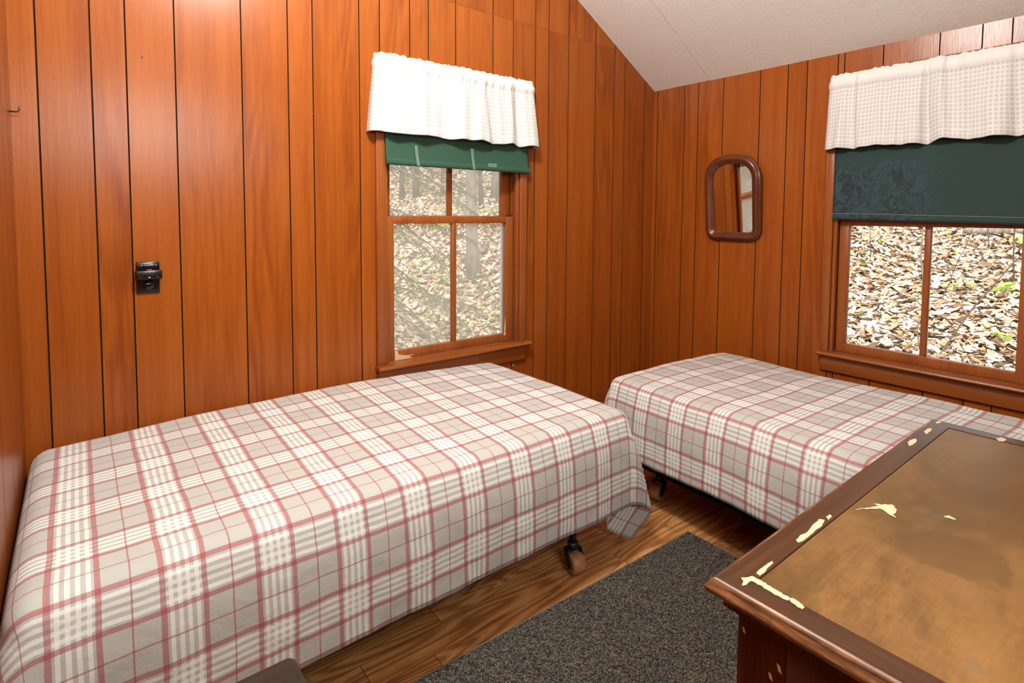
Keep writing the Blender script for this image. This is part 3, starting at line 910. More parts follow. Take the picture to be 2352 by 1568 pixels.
# ------------------------------------------------------------------ valances
def valance(which, label, u0, u1, b0, b1, ztop, zbot, tilt, seed, amp, folds):
    tf = win_tf(which)
    nu, nv = 420, 46
    lenx = u1 - u0
    ret = 0.052     # depth of the rod from the wall; the ends curve back to the wall
    rc = 0.034
    straight = lenx - 2 * rc
    arc = PI * rc / 2
    tail = ret - rc
    tot = straight + 2 * arc + 2 * tail
    def path(q):
        """position along the rod (x in metres from u0, d) and how free the cloth is there"""
        if q < tail: return 0.0, -q, 0.0, -1.0
        if q < tail + arc:
            th = (q - tail) / rc
            return rc * (1 - math.cos(th)), -tail - rc * math.sin(th), math.sin(th), -math.cos(th)
        if q < tail + arc + straight: return rc + q - tail - arc, -ret, 1.0, 0.0
        if q < tail + 2 * arc + straight:
            th = (tail + 2 * arc + straight - q) / rc
            return lenx - rc * (1 - math.cos(th)), -tail - rc * math.sin(th), math.sin(th), math.cos(th)
        return lenx, -(tot - q), 0.0, 1.0
    def fold(q, v):
        f = 0.0
        for c, w, h in folds:
            e = (q / tot - c - 0.02 * (v - 0.3) * math.sin(c * 40)) / (w * (0.55 + 0.45 * v))
            f += h * math.exp(-e * e)
        return f
    def fn(i, j):
        v = j / nv       # v: 0 top, 1 bottom
        q = i / nu * tot
        x, d, fr, sd = path(q)
        bu = x / lenx
        lo = u0 + (b0 - u0) * v; hi = u1 + (b1 - u1) * v
        u = lo + (hi - lo) * bu
        k = 0.25 + 0.75 * min(1, q / 0.09, (tot - q) / 0.09)
        big = nz(q * 7 + seed, v * 0.4, 1.0) * 1.6 + nz(q * 17 + seed, v * 0.6, 4.0) * 1.5 + nz(q * 34 + seed, v * 1.1, 6.0) * 0.7 * (1.15 - v)
        wave = amp * (0.30 + 0.8 * v) * big + fold(q, v) * (0.25 + 0.75 * v)
        tight = 0.0055 * nz(q * 62 + seed, 2.0) * max(0, 1 - v * 3.2)
        head = 0.009 * math.sin(PI * (v - 0.055) / 0.13) if 0.055 < v < 0.185 else 0.0   # rod pocket bulge
        off = k * (wave + tight) - head - 0.014 * v
        d2 = d + off * max(fr, 0.12)
        u += sd * off * -0.5 if abs(sd) > 0.3 else 0.0
        z = ztop + tilt * bu - (ztop - zbot) * v
        z += (0.0075 * nz(q * 46 + seed, 9.0) + 0.004 * nz(q * 90 + seed, 3.0)) * (1 - v) ** 6 + 0.005 * nz(q * 13 + seed, 5.0) * (1 - v)
        z += (0.007 * nz(q * 8 + seed, 11.0) - 0.35 * fold(q, 1.0)) * v ** 2
        return tf(Vector((u + 0.007 * nz(q * 14 + seed, v * 1.5, 2.0) * fr, min(d2, -0.003), z)))
    def uvfn(i, j):
        return (i / nu * tot * 1.25 / 0.0195, j / nv * (ztop - zbot) / 0.0195)
    def hem(i, j):
        v = j / nv
        return 1.0 if (v < 0.16 or 0.885 < v < 0.905) else 0.0
    o = grid_obj('valance_curtain', nu, nv, fn, uvfn, WAFFLE, None, 0.0016, hem)
    return tag(o, label, 'curtain', 'white waffle valances')
valance(1, 'bright white waffle valance gathered over the back wall window', -0.004, 0.922, -0.034, 0.950, 2.132, 1.774, 0.004, 3.0, 0.012, [(0.30, 0.05, -0.008), (0.47, 0.035, -0.014), (0.60, 0.03, -0.018), (0.645, 0.022, 0.012), (0.78, 0.03, -0.018), (0.83, 0.02, 0.016), (0.92, 0.03, -0.012)])
valance(2, 'shaded white waffle valance gathered over the right wall window', 0.012, 0.930, 0.002, 0.95, 2.130, 1.752, -0.004, 12.0, 0.014, [(0.12, 0.025, -0.012), (0.17, 0.018, 0.018), (0.29, 0.03, -0.018), (0.36, 0.02, 0.012), (0.47, 0.02, 0.022), (0.52, 0.03, -0.024), (0.62, 0.02, 0.012), (0.70, 0.03, -0.016), (0.78, 0.02, 0.016), (0.88, 0.03, -0.014)])

# ------------------------------------------------------------------ window shades
def shade(which, mat, label, uL, uR, uLb, uRb, zL, zR, flare, curl):
    tf = win_tf(which)
    root = empty('window_shade', tf(Vector(((uL + uR) / 2, -0.022, zL))), label, 'window shade', 'green canvas window shades')
    nu, nv = 60, 40
    zt = 2.06
    def fn(i, j):
        a = i / nu; v = j / nv
        u = (uL + (uLb - uL) * v ** 3) + ((uR + (uRb - uR) * v ** 3) - (uL + (uLb - uL) * v ** 3)) * a
        zb = zL + (zR - zL) * a
        z = zt + (zb - zt) * v
        d = -0.0225 - flare * v ** 3 - curl * v * v * (abs(a - 0.5) * 2) ** 2 + 0.0015 * nz(u * 4, z * 4)
        return tf(Vector((u, d, z)))
    o = grid_obj('shade_cloth', nu, nv, fn, lambda i, j: (i / nu, j / nv), mat, root, 0.0016)
    # hem fold with the batten inside
    def hem(m):
        for k in range(nu):
            pass
        pts_f, pts_b = [], []
        nn = 30
        for k in range(nn + 1):
            a = k / nn
            zb = zL + (zR - zL) * a
            u = uLb + (uRb - uLb) * a
            d = -0.0225 - flare - curl * (abs(a - 0.5) * 2) ** 2
            pts_f.append((u, d - 0.0045, zb)); pts_b.append((u, d - 0.0045, zb + 0.030))
        vs, fs = [], []
        for k in range(nn + 1):
            f, b = pts_f[k], pts_b[k]
            vs += [(f[0], f[1] + 0.0035, f[2] - 0.001), (f[0], f[1], f[2]), (f[0], f[1] - 0.0015, f[2] + 0.012), (b[0], b[1] + 0.001, b[2] - 0.004), (b[0], b[1] + 0.0035, b[2])]
        for k in range(nn):
            for q in range(4):
                fs.append((k * 5 + q, k * 5 + q + 1, (k + 1) * 5 + q + 1, (k + 1) * 5 + q))
        m.add(vs, fs, 0, True)
    mm = MB(); mm.tf = tf; hem(mm)
    mm.build('hem', mat, root)
    def at(a, up, dd=0.0075):
        zb = zL + (zR - zL) * a + up
        return Vector((uLb + (uRb - uLb) * a, -0.0225 - flare * (1 - up / (zt - zL)) ** 3 - curl * (abs(a - 0.5) * 2) ** 2 - dd, zb))
    return root, tf, at
r1, tf1, at1 = shade(1, SHADE_G, 'green canvas window shade with tape strips, raised high in the back window', 0.040, 0.888, 0.040, 0.900, 1.632, 1.634, 0.012, 0.004)
def strip(root, tf, at, a, u0, u1, w, mat, name, lab):
    m = MB(); m.tf = tf
    p0, p1, p2 = at(a, u0), at(a - 0.008, (u0 + u1) / 2), at(a - 0.012, u1)
    vs = []
    for p in (p0, p1, p2):
        vs += [p + Vector((-w / 2, 0, 0)), p + Vector((w / 2, 0, 0))]
    n = len(vs)
    vs += [v + Vector((0, -0.0006, 0)) for v in vs]
    m.add(vs, [(0, 1, 3, 2), (2, 3, 5, 4), (6, 8, 9, 7), (8, 10, 11, 9), (0, 2, 8, 6), (2, 4, 10, 8), (1, 7, 9, 3), (3, 9, 11, 5), (0, 6, 7, 1), (4, 5, 11, 10)])
    tag(m.build(name, mat, root), lab)
strip(r1, tf1, at1, 0.19, 0.002, 0.098, 0.016, TAPE, 'tape_strip', 'pale vertical tape strip')
strip(r1, tf1, at1, 0.565, 0.002, 0.108, 0.016, TAPE, 'tape_strip', 'pale vertical tape strip')
m = MB(); m.tf = tf1
p = at1(0.70, 0.02); m.box(p.x - 0.028, p.x + 0.028, p.y - 0.001, p.y, p.z, p.z + 0.020)
tag(m.build('tape_strip', TAPE, r1), 'small crinkled horizontal tape patch')
r2, tf2, at2 = shade(2, SHADE_D, 'dark green canvas window shade with water stains, pulled half down over the right window', 0.048, 0.885, 0.046, 0.90, 1.392, 1.372, 0.006, 0.0)
m = MB(); m.tf = tf2
m.tube([at2(k / 20, 0.030, 0.0055) for k in range(21)], 0.0009, 6)
tag(m.build('stitching', THREAD, r2), 'pale stitch line above the hem')

# ------------------------------------------------------------------ mirror
def mirror():
    tilt = math.radians(4.3)
    base = Vector((-0.004, -0.614, 1.254))
    # local: a (left to right seen from the room = -y), n (into the room = -x), z
    def tf(p):
        z = p.z; n = p.y
        ct, st = math.cos(tilt), math.sin(tilt)
        return base + Vector((-(n * ct + z * st), -p.x, z * ct - n * st))
    root = empty('wall_mirror', base, 'small arched mirror in a dark red-brown wooden frame hung on the right wall', 'mirror')
    W, H = 0.362, 0.520
    def outline(inset, n=56):
        w = W / 2 - inset; top = H - inset; bot = inset
        rb = max(0.012, 0.075 - inset)         # bottom corner radius
        pts = []
        # arch: broad elliptical top
        sh = H - 0.165                          # shoulder height
        ah = top - sh
        for k in range(n + 1):
            an = PI * k / n
            e = 0.80
            cx = math.copysign(abs(math.cos(an)) ** e, math.cos(an)); sy = abs(math.sin(an)) ** e
            pts.append((w * cx, sh + ah * sy))
        for k in range(1, 11):
            an = PI + (PI / 2) * k / 10
            pts.append((-w + rb + rb * math.cos(an), bot + rb + rb * math.sin(an)))
        for k in range(0, 11):
            an = 1.5 * PI + (PI / 2) * k / 10
            pts.append((w - rb + rb * math.cos(an), bot + rb + rb * math.sin(an)))
        return pts
    # moulding profile: (inset, height)
    prof = [(0.0, 0.0), (0.0, 0.012), (0.003, 0.017), (0.008, 0.018), (0.010, 0.024), (0.017, 0.031), (0.027, 0.032), (0.036, 0.027), (0.042, 0.019), (0.047, 0.018), (0.051, 0.015), (0.055, 0.009), (0.055, 0.002)]
    m = MB(); m.tf = tf
    rings = [outline(i) for i, h in prof]
    n = len(rings[0])
    vs = []
    for (i, h), rg in zip(prof, rings):
        vs += [(x, h, z) for x, z in rg]
    fs = []
    for q in range(len(prof) - 1):
        for k in range(n):
            fs.append((q * n + k, q * n + (k + 1) % n, (q + 1) * n + (k + 1) % n, (q + 1) * n + k))
    m.add(vs, fs, 0, True)
    m.build('frame', FRAMEM, root)
    m = MB(); m.tf = tf
    m.prism([(x, 0.003, z) for x, z in outline(0.053)], (0, 0.003, 0))
    tag(m.build('mirror_glass', MIRRORM, root), 'silvered mirror glass')
    m = MB(); m.tf = tf
    m.prism([(x, 0.0005, z) for x, z in outline(0.004)], (0, 0.002, 0))
    m.build('backing', BOXM, root)
    return root
mirror()

# ------------------------------------------------------------------ outlet and plug-in tap
def outlet():
    root = empty('wall_outlet', (-2.930, 0, 1.155), 'black outlet plate with one open socket on the back wall', 'outlet')
    m = MB(); m.box(-2.966, -2.895, -0.006, 0.0015, 1.107, 1.222, bev=0.0025)
    m.build('plate', BLACKM, root)
    cx, cz = -2.930, 1.137
    m = MB(); m.lathe([(0.0165, -0.0085), (0.0172, -0.007), (0.0172, -0.005)], (cx, 0, cz), 'y', 28)
    f = m.build('socket_face', BLACKG, root)
    for dx in (-0.0065, 0.0065):
        m = MB(); m.box(cx + dx - 0.001, cx + dx + 0.001, -0.0088, -0.008, cz + 0.001, cz + 0.008)
        m.build('slot', SLOTM, f)
        m = MB(); m.box(cx + dx - 0.0009, cx + dx + 0.0009, -0.0091, -0.0086, cz + 0.003, cz + 0.0052)
        tag(m.build('contact', BRASS, f), 'bright brass contact')
    m = MB(); m.lathe([(0.0028, -0.0089), (0.0028, -0.008)], (cx, 0, cz - 0.0075), 'y', 14)
    m.build('ground_hole', SLOTM, f)
    # plug-in adapter that covers the upper socket
    root = empty('outlet_adapter', (-2.928, -0.006, 1.185), 'black plug-in multi-outlet adapter on top of the outlet plate', 'adapter')
    m = MB(); m.box(-2.969, -2.889, -0.036, -0.0062, 1.160, 1.193, bev=0.003)
    body = m.build('body', BLACKM, root)
    m = MB(); m.box(-2.964, -2.896, -0.026, -0.0064, 1.193, 1.214, bev=0.002)
    top = m.build('upper_shell', BLACKG, root)
    for k in range(11):
        x = -2.952 + k * 0.0044
        m = MB(); m.box(x, x + 0.002, -0.0268, -0.0255, 1.2095, 1.2125)
        tag(m.build('vent_rib', IVORY if k in (0, 10) else STEEL, top), 'small glinting rib')
    m = MB(); m.box(-2.936, -2.920, -0.0272, -0.0258, 1.194, 1.1965)
    tag(m.build('reset_button', REDL, top), 'red button')
    for k in range(6):
        x = -2.961 + k * 0.0132
        m = MB(); m.box(x - 0.0012, x + 0.0012, -0.0366, -0.0355, 1.180, 1.187); m.lathe([(0.0022, -0.0366), (0.0022, -0.0355)], (x, 0, 1.1755), 'y', 12)
        m.build('slot', SLOTM, body)
    for x in (-2.955, -2.903):
        m = MB(); m.box(x - 0.004, x + 0.004, -0.0366, -0.0355, 1.1665, 1.1705)
        m.build('slot', SLOTM, body)
    m = MB(); m.box(-2.932, -2.926, -0.0370, -0.0355, 1.1665, 1.169)
    tag(m.build('indicator_light', IVORY, body), 'small cream indicator')
outlet()

# ------------------------------------------------------------------ nails and hooks
def nail(p, n, label, r=0.0022, ln=0.008):
    p = Vector(p); n = Vector(n)
    m = MB(); m.tube([p - n * 0.004, p + n * ln * 0.6, p + n * ln * 0.6, p + n * ln], [r * 0.5, r * 0.5, r, r], 12)
    return tag(m.build('nail', RUST), label, 'nail', 'nails in the panelling')
nail((-2.926, 0, 1.960), (0, -1, 0), 'bright nail head high on the back wall above the outlet')
nail((-2.327, 0, 1.827), (0, -1, 0), 'small nail in a groove of the back wall left of the valance')
m = MB(); m.tube([(LX - 0.004, -0.055, 1.715), (LX + 0.018, -0.055, 1.716), (LX + 0.024, -0.055, 1.722), (LX + 0.024, -0.055, 1.732)], [0.003, 0.0028, 0.0026, 0.002], 10)
tag(m.build('wall_hook', HOOKM), 'small dark hook in the left wall near the corner', 'hook')
m = MB()
m.tube([(-1.235, 0.003, 0.566), (-1.235, -0.016, 0.566)] + [(-1.235, -0.016 - 0.007 * math.sin(a), 0.559 + 0.007 * math.cos(a)) for a in np.linspace(0.2, 5.0, 12)], 0.0017, 8)
tag(m.build('screw_hook', RUST), 'little bright screw hook under the back window sill', 'hook')

# ------------------------------------------------------------------ rug
def rug():
    root = empty('rug', (-1.9, -1.5, 0), 'grey-brown loop carpet runner lying on the floorboards between the beds and the chest', 'rug')
    a = math.radians(-1.8)
    o = Vector((-1.047, -1.039, 0))
    ex = Vector((-math.cos(a), -math.sin(a), 0)); ey = Vector((-math.sin(a) * 0 - 0.02, -1, 0)).normalized()
    Lr, Wr = 1.75, 0.80
    def tf(p): return o + ex * p.x + ey * p.y + Vector((0, 0, p.z))
    nx, ny = 120, 56
    b = 0.007
    vs = [tf(Vector((b + (Lr - 2 * b) * i / nx, b + (Wr - 2 * b) * j / ny, 0.0085 + 0.0012 * nz(i * 1.7, j * 1.7)))) for j in range(ny + 1) for i in range(nx + 1)]
    fs = [(j * (nx + 1) + i, j * (nx + 1) + i + 1, (j + 1) * (nx + 1) + i + 1, (j + 1) * (nx + 1) + i) for j in range(ny) for i in range(nx)]
    m = MB(); m.add(vs, fs, 0, True)
    m.build('pile', CARPET, root)
    m = MB(); m.tf = tf
    m.box(0, Lr, 0, b, 0.0008, 0.0078, bev=0.002); m.box(0, Lr, Wr - b, Wr, 0.0008, 0.0078, bev=0.002)
    m.box(0, b, b, Wr - b, 0.0008, 0.0078, bev=0.002); m.box(Lr - b, Lr, b, Wr - b, 0.0008, 0.0078, bev=0.002)
    m.box(b, Lr - b, b, Wr - b, 0.0005, 0.006)
    m.build('binding', BIND, root)
rug()

# ------------------------------------------------------------------ chest of drawers
def chest():
    ZT = 0.83
    x0, x1 = -2.366, -1.232
    y1, y0 = -1.945, -2.515
    root = empty('chest', ((x0 + x1) / 2, (y0 + y1) / 2, 0), 'dark worn wooden chest with a scuffed tan panel set in its top, right foreground', 'chest of drawers')
    bw = 0.055
    # moulded edge: profile swept round the rectangle
    prof = [(bw, 0.0), (0.012, 0.0), (0.007, -0.0015), (0.004, -0.005), (0.0045, -0.009), (0.0, -0.011), (-0.002, -0.016), (0.0, -0.022), (0.006, -0.026), (0.016, -0.032), (0.03, -0.034), (bw, -0.034)]
    def ring(i):
        return [(x0 + i, y0 + i), (x1 - i, y0 + i), (x1 - i, y1 - i), (x0 + i, y1 - i)]
    # four mitred border boards, each with its own grain
    sides = [(0, 1, 'x'), (1, 2, 'y'), (2, 3, 'x'), (3, 0, 'y')]
    DY = wood('dark_walnut_top_short', (0.022, 0.009, 0.004), (0.052, 0.021, 0.009), (0.11, 0.043, 0.016), 'y', 0.30, figure=0.5, spec=0.28)
    for a, b, ax in sides:
        m = MB()
        vs, fs = [], []
        for i, h in prof:
            rg = ring(i)
            vs += [(*rg[a], ZT + h), (*rg[b], ZT + h)]
        n = len(prof)
        m.add(vs, [(2 * q, 2 * q + 1, 2 * q + 3, 2 * q + 2) for q in (0, n - 2)], 0, False)
        m.add(vs, [(2 * q, 2 * q + 1, 2 * q + 3, 2 * q + 2) for q in range(1, n - 2)], 1, True)
        m.add(vs, [(2 * n - 2, 2 * n - 1, 1, 0)], 0)
        m.build('top_border', [DRESS_D if ax == 'x' else DY, EDGE], root, fix=True)
    m = MB(); m.box(x0 + bw + 0.0012, x1 - bw - 0.0012, y0 + bw + 0.0012, y1 - bw - 0.0012, ZT - 0.02, ZT - 0.0015)
    tag(m.build('top_panel', TOPP, root), 'scuffed tan top panel')
    m = MB(); m.box(x0 + 0.02, x1 - 0.02, y0 + 0.02, y1 - 0.02, ZT - 0.045, ZT - 0.0335)
    m.build('under_moulding', DRESS_R, root)
    # carcass: posts, end panels, back, drawers
    bx0, bx1, by0, by1 = x0 + 0.028, x1 - 0.028, y0 + 0.028, y1 - 0.040
    zb = ZT - 0.045
    pw = 0.075
    for px in (bx0, bx1 - 0.045):
        for py in (by0, by1 - pw):
            m = MB(); m.box(px, px + 0.045, py, py + pw, 0.012, zb, bev=0.003)
            m.build('corner_post', DRESS_R, root)
    for px in (bx0, bx1 - 0.022):
        sgn = 0.0
        for r0, r1 in ((zb - 0.085, zb - 0.0005), (0.10, 0.17)):
            m = MB(); m.box(px + 0.001, px + 0.021, by0 + pw, by1 - pw, r0, r1, bev=0.002)
            m.build('end_rail', DRESS_R, root)
        m = MB(); m.box(px + 0.010, px + 0.017, by0 + pw, by1 - pw, 0.17, zb - 0.085)
        m.build('end_panel', DRESS_R, root)
    m = MB(); m.box(bx0 + 0.045, bx1 - 0.045, by1 - 0.016, by1 - 0.006, 0.10, zb - 0.001)
    m.build('back_panel', DRESS_R, root)
    KN = simple('knob_wood', (0.06, 0.018, 0.008), 0.3)
    zz = zb - 0.02
    for k, h in enumerate((0.17, 0.21, 0.24)):
        m = MB(); m.box(bx0 + 0.05, bx1 - 0.05, by0 - 0.002, by0 + 0.40, zz - h + 0.012, zz, bev=0.003)
        d = m.build('drawer', DRESS_R, root)
        for fx in (0.25, 0.75):
            m = MB(); m.lathe([(0.008, 0.0), (0.007, -0.012), (0.016, -0.02), (0.018, -0.028), (0.010, -0.034)], (bx0 + (bx1 - bx0) * fx, by0 - 0.001, zz - h / 2), 'y', 20)
            m.build('knob', KN, d)
        zz -= h
    # bare patches where the finish and glue have flaked off
    def px(u, v):
        d = rgt * ((u - 1187.0) / 1267.63) + dwn * ((v - 567.3) / 1267.63) + fwd
        t = (ZT - CAM.z) / d.z
        q = CAM + d * t
        return (q.x, q.y)
    chips = [
        [(1702, 1326), (1716, 1326), (1728, 1323), (1745, 1331), (1768, 1345), (1790, 1359), (1813, 1372), (1812, 1379), (1795, 1373), (1765, 1356), (1735, 1338), (1724, 1334), (1714, 1343), (1704, 1345), (1708, 1335)],
        [(1812, 1373), (1826, 1376), (1838, 1385), (1848, 1395), (1842, 1399), (1828, 1390), (1816, 1382)],
        [(1737, 1316), (1747, 1306), (1760, 1297), (1773, 1288), (1776, 1293), (1763, 1304), (1758, 1312), (1746, 1322)],
        [(1828, 1240), (1838, 1229), (1855, 1221), (1866, 1206), (1881, 1192), (1894, 1194), (1888, 1208), (1872, 1219), (1858, 1232), (1842, 1243), (1833, 1246)],
        [(1897, 1186), (1906, 1181), (1911, 1186), (1903, 1194)],
        [(1966, 1169), (1990, 1165), (2018, 1162), (2007, 1156), (2022, 1158), (2050, 1158), (2060, 1170), (2057, 1178), (2050, 1180), (2058, 1189), (2040, 1179), (2024, 1168), (1995, 1168)],
        [(2085, 1015), (2095, 1009), (2104, 1007), (2106, 1013), (2097, 1021), (2088, 1024)],
        [(2122, 991), (2131, 984), (2140, 984), (2139, 989), (2128, 997)],
        [(2149, 969), (2158, 967), (2162, 970), (2152, 973)],
        [(2287, 1006), (2300, 1004), (2312, 1009), (2306, 1013), (2294, 1012)],
        [(2168, 1185), (2180, 1183), (2196, 1193), (2184, 1190), (2174, 1188)],
    ]
    m = MB()
    cr = random.Random(8)
    for k, c in enumerate(chips):
        m = MB()
        rag = []
        for (ua, va), (ub, vb) in zip(c, c[1:] + c[:1]):
            ln = math.hypot(ub - ua, vb - va)
            nseg = max(1, int(ln / 5))
            for q in range(nseg):
                f = q / nseg
                jt = min(1.3, ln * 0.08) if q else 0
                rag.append((ua + (ub - ua) * f + cr.uniform(-jt, jt), va + (vb - va) * f + cr.uniform(-jt, jt)))
        c = rag
        m.prism([(*px(u, v), ZT - 0.0008 + (0.0 if k in (5, 9, 10) else 0.0005)) for u, v in c], (0, 0, 0.0008))
        tag(m.build('bare_patch', CHIP, root), 'cream patch of bare wood')
    # scrapes on the end post
    for u, v, w in ((1790, 1535, 0.004), (1770, 1553, 0.0035), (1709, 1446, 0.003)):
        d = rgt * ((u - 1187.0) / 1267.63) + dwn * ((v - 567.3) / 1267.63) + fwd
        t = (bx0 - CAM.x) / d.x
        q = CAM + d * t
        m = MB(); m.prism([(bx0 - 0.0006, q.y - w, q.z - w * 1.6), (bx0 - 0.0006, q.y + w * .4, q.z - w), (bx0 - 0.0006, q.y + w, q.z + w * 1.5), (bx0 - 0.0006, q.y - w * .3, q.z + w)], (0.0008, 0, 0))
        tag(m.build('bare_patch', CHIP, root), 'cream patch of bare wood')
chest()

# ------------------------------------------------------------------ small table at the bottom edge
def side_table():
    ZT = 0.60
    x1, y1 = -2.842, -1.408
    x0, y0 = -3.22, -1.84
    root = empty('side_table', ((x0 + x1) / 2, (y0 + y1) / 2, 0), 'dark grey-brown wooden table corner in front of the nearer bed, bottom edge of the photo', 'table')
    R = 0.018
    def outl(i):
        pts = []
        for cx, cy, a0 in ((x1 - R, y1 - R, 0), (x0 + R, y1 - R, PI / 2), (x0 + R, y0 + R, PI), (x1 - R, y0 + R, 1.5 * PI)):
            for k in range(9):
                a = a0 + PI / 2 * k / 8
                pts.append((cx + (R - i) * math.cos(a), cy + (R - i) * math.sin(a)))
        return pts
    prof = [(0.014, 0.0), (0.007, -0.0015), (0.002, -0.006), (0.0, -0.012), (0.001, -0.018), (0.006, -0.024)]
    m = MB()
    vs = []; n = 36
    for i, h in prof: vs += [(x, y, ZT + h) for x, y in outl(i)]
    m.add(vs, [tuple(range(n))], 0)
    m.add(vs, [(q * n + k, q * n + (k + 1) % n, (q + 1) * n + (k + 1) % n, (q + 1) * n + k) for q in range(0, 2) for k in range(n)], 0, True)
    m.add(vs, [(q * n + k, q * n + (k + 1) % n, (q + 1) * n + (k + 1) % n, (q + 1) * n + k) for q in range(2, len(prof) - 1) for k in range(n)], 1, True)
    m.add(vs, [tuple((len(prof) - 1) * n + k for k in range(n))], 0)
    m.build('tabletop', [DARKTOP, EDGE], root, fix=True)
    m = MB(); m.box(x0 + 0.04, x1 - 0.04, y0 + 0.04, y1 - 0.04, ZT - 0.10, ZT - 0.0235)
    m.build('apron', DARKTOP, root)
    for lx in (x0 + 0.03, x1 - 0.065):
        for ly in (y0 + 0.03, y1 - 0.065):
            m = MB()
            m.prism([(lx + 0.008, ly + 0.008, 0.0), (lx + 0.027, ly + 0.008, 0.0), (lx + 0.027, ly + 0.027, 0.0), (lx + 0.008, ly + 0.027, 0.0)], (0, 0, 0.02))
            m.add([(lx + 0.006, ly + 0.006, 0.02), (lx + 0.029, ly + 0.006, 0.02), (lx + 0.029, ly + 0.029, 0.02), (lx + 0.006, ly + 0.029, 0.02), (lx, ly, ZT - 0.0235), (lx + 0.035, ly, ZT - 0.0235), (lx + 0.035, ly + 0.035, ZT - 0.0235), (lx, ly + 0.035, ZT - 0.0235)],
                  [(0, 3, 2, 1), (4, 5, 6, 7), (0, 1, 5, 4), (1, 2, 6, 5), (2, 3, 7, 6), (3, 0, 4, 7)])
            m.build('leg', DARKTOP, root)
side_table()

# ------------------------------------------------------------------ outdoors
def gz(x, y):
    return -0.55 + 0.27 * max(x, 0) + 0.22 * max(y, 0) + 0.05 * nz(x * 0.6, y * 0.6) * min(1, max(x, y, 0))
def hillside():
    n = 90
    lo, hi = -17.0, 26.0
    vs = [(lo + (hi - lo) * i / n, lo + (hi - lo) * j / n) for j in range(n + 1) for i in range(n + 1)]
    fs = [(j * (n + 1) + i, j * (n + 1) + i + 1, (j + 1) * (n + 1) + i + 1, (j + 1) * (n + 1) + i) for j in range(n) for i in range(n)]
    m = MB(); m.add([(x, y, gz(x, y) - 0.02) for x, y in vs], fs, 0, True)
    tag(m.build('ground', SOIL), kind='structure')
hillside()

def leaf_litter():
    rg = np.random.default_rng(5)
    pts = []
    # wedge seen through the right window, wedge seen through the back window, and the part the mirror shows
    def wedge(n, fn):
        for _ in range(n): pts.append(fn())
    def w_right():
        x = 1.2 + 8.5 * rg.random() ** 0.9
        f = (x + 3.13) / 3.13
        lo = -2.42 + (-2.05 + 2.42) * f - 0.9; hi = -2.42 + (-1.15 + 2.42) * f + 0.9
        return x, lo + (hi - lo) * rg.random()
    def w_back():
        y = 1.0 + 11.0 * rg.random() ** 0.9
        f = (y + 2.42) / 2.42
        lo = -3.13 + (-2.02 + 3.13) * f - 0.8; hi = -3.13 + (-1.15 + 3.13) * f + 0.8
        return lo + (hi - lo) * rg.random(), y
    def w_mir():
        y = 1.0 + 5.0 * rg.random()
        return -7 + 7.0 * rg.random(), y
    wedge(30000, w_right); wedge(24000, w_back); wedge(4000, w_mir)
    V, F = [], []
    for x, y in pts:
        g = gz(x, y)
        L = 0.024 + 0.034 * rg.random(); w = L * (0.30 + 0.35 * rg.random())
        th = rg.random() * 2 * PI
        tilt = (rg.random() - 0.5) * 1.7; roll = (rg.random() - 0.5) * 1.7
        curl = L * (0.05 + 0.4 * rg.random()); z0 = g + 0.005 + 0.05 * rg.random()
        loc = [(-L, 0, curl * .5), (-L * .35, w, curl * .35), (-L * .35, -w, curl * .35), (L * .35, w * .8, curl * .3), (L * .35, -w * .8, curl * .3), (L, 0, curl * .6), (-L * .35, 0, 0), (L * .35, 0, 0)]
        b = len(V)
        c, s = math.cos(th), math.sin(th)
        for a, q, h in loc:
            h2 = h + a * tilt * .5 + q * roll * .7
            xx, yy = x + a * c - q * s, y + a * s + q * c
            V.append((xx, yy, z0 + h2 + (gz(xx, yy) - g if False else 0.27 * (a * c - q * s) * (1 if x > 0 else 0) + 0.22 * (a * s + q * c) * (1 if y > 0 else 0))))
        F += [(b, b + 6, b + 1), (b, b + 2, b + 6), (b + 1, b + 6, b + 7, b + 3), (b + 6, b + 2, b + 4, b + 7), (b + 3, b + 7, b + 5), (b + 7, b + 4, b + 5)]
    me = bpy.data.meshes.new('leaf_litter')
    me.from_pydata(V, [], F); me.materials.append(LEAF); me.update()
    o = bpy.data.objects.new('leaf_litter', me); COL.objects.link(o)
    tag(o, 'pale dry fallen leaves covering the wooded slope outside both windows', 'leaves', kind='stuff')
leaf_litter()

def ground_cover():
    rr = random.Random(77)
    m = MB()
    for _ in range(2600):
        y = 2.0 + 7.5 * rr.random()
        f = (y + 2.42) / 2.42
        x = -3.13 + 1.0 * f + (2.1 - 1.0) * f * rr.random()
        if nz(x * 0.9, y * 0.9, 5) < 0.08: continue
        leaf_quad(m, Vector((x, y, gz(x, y) + 0.05 + 0.07 * rr.random())), 0.022 + 0.022 * rr.random(), rr, 0)
    tag(m.build('ground_cover', YOUNG, fix=False), 'scattered low green spring growth on the slope behind the back window', 'plants', kind='stuff')

def wobble(p0, p1, n, amp, seed):
    p0, p1 = Vector(p0), Vector(p1)
    out = []
    for k in range(n + 1):
        f = k / n
        e = min(1, 4 * f * (1 - f) + 0.15)
        out.append(p0.lerp(p1, f) + Vector((nz(f * 3 + seed, 1), nz(f * 3 + seed, 7), 0.3 * nz(f * 3 + seed, 13))) * amp * e)
    return out

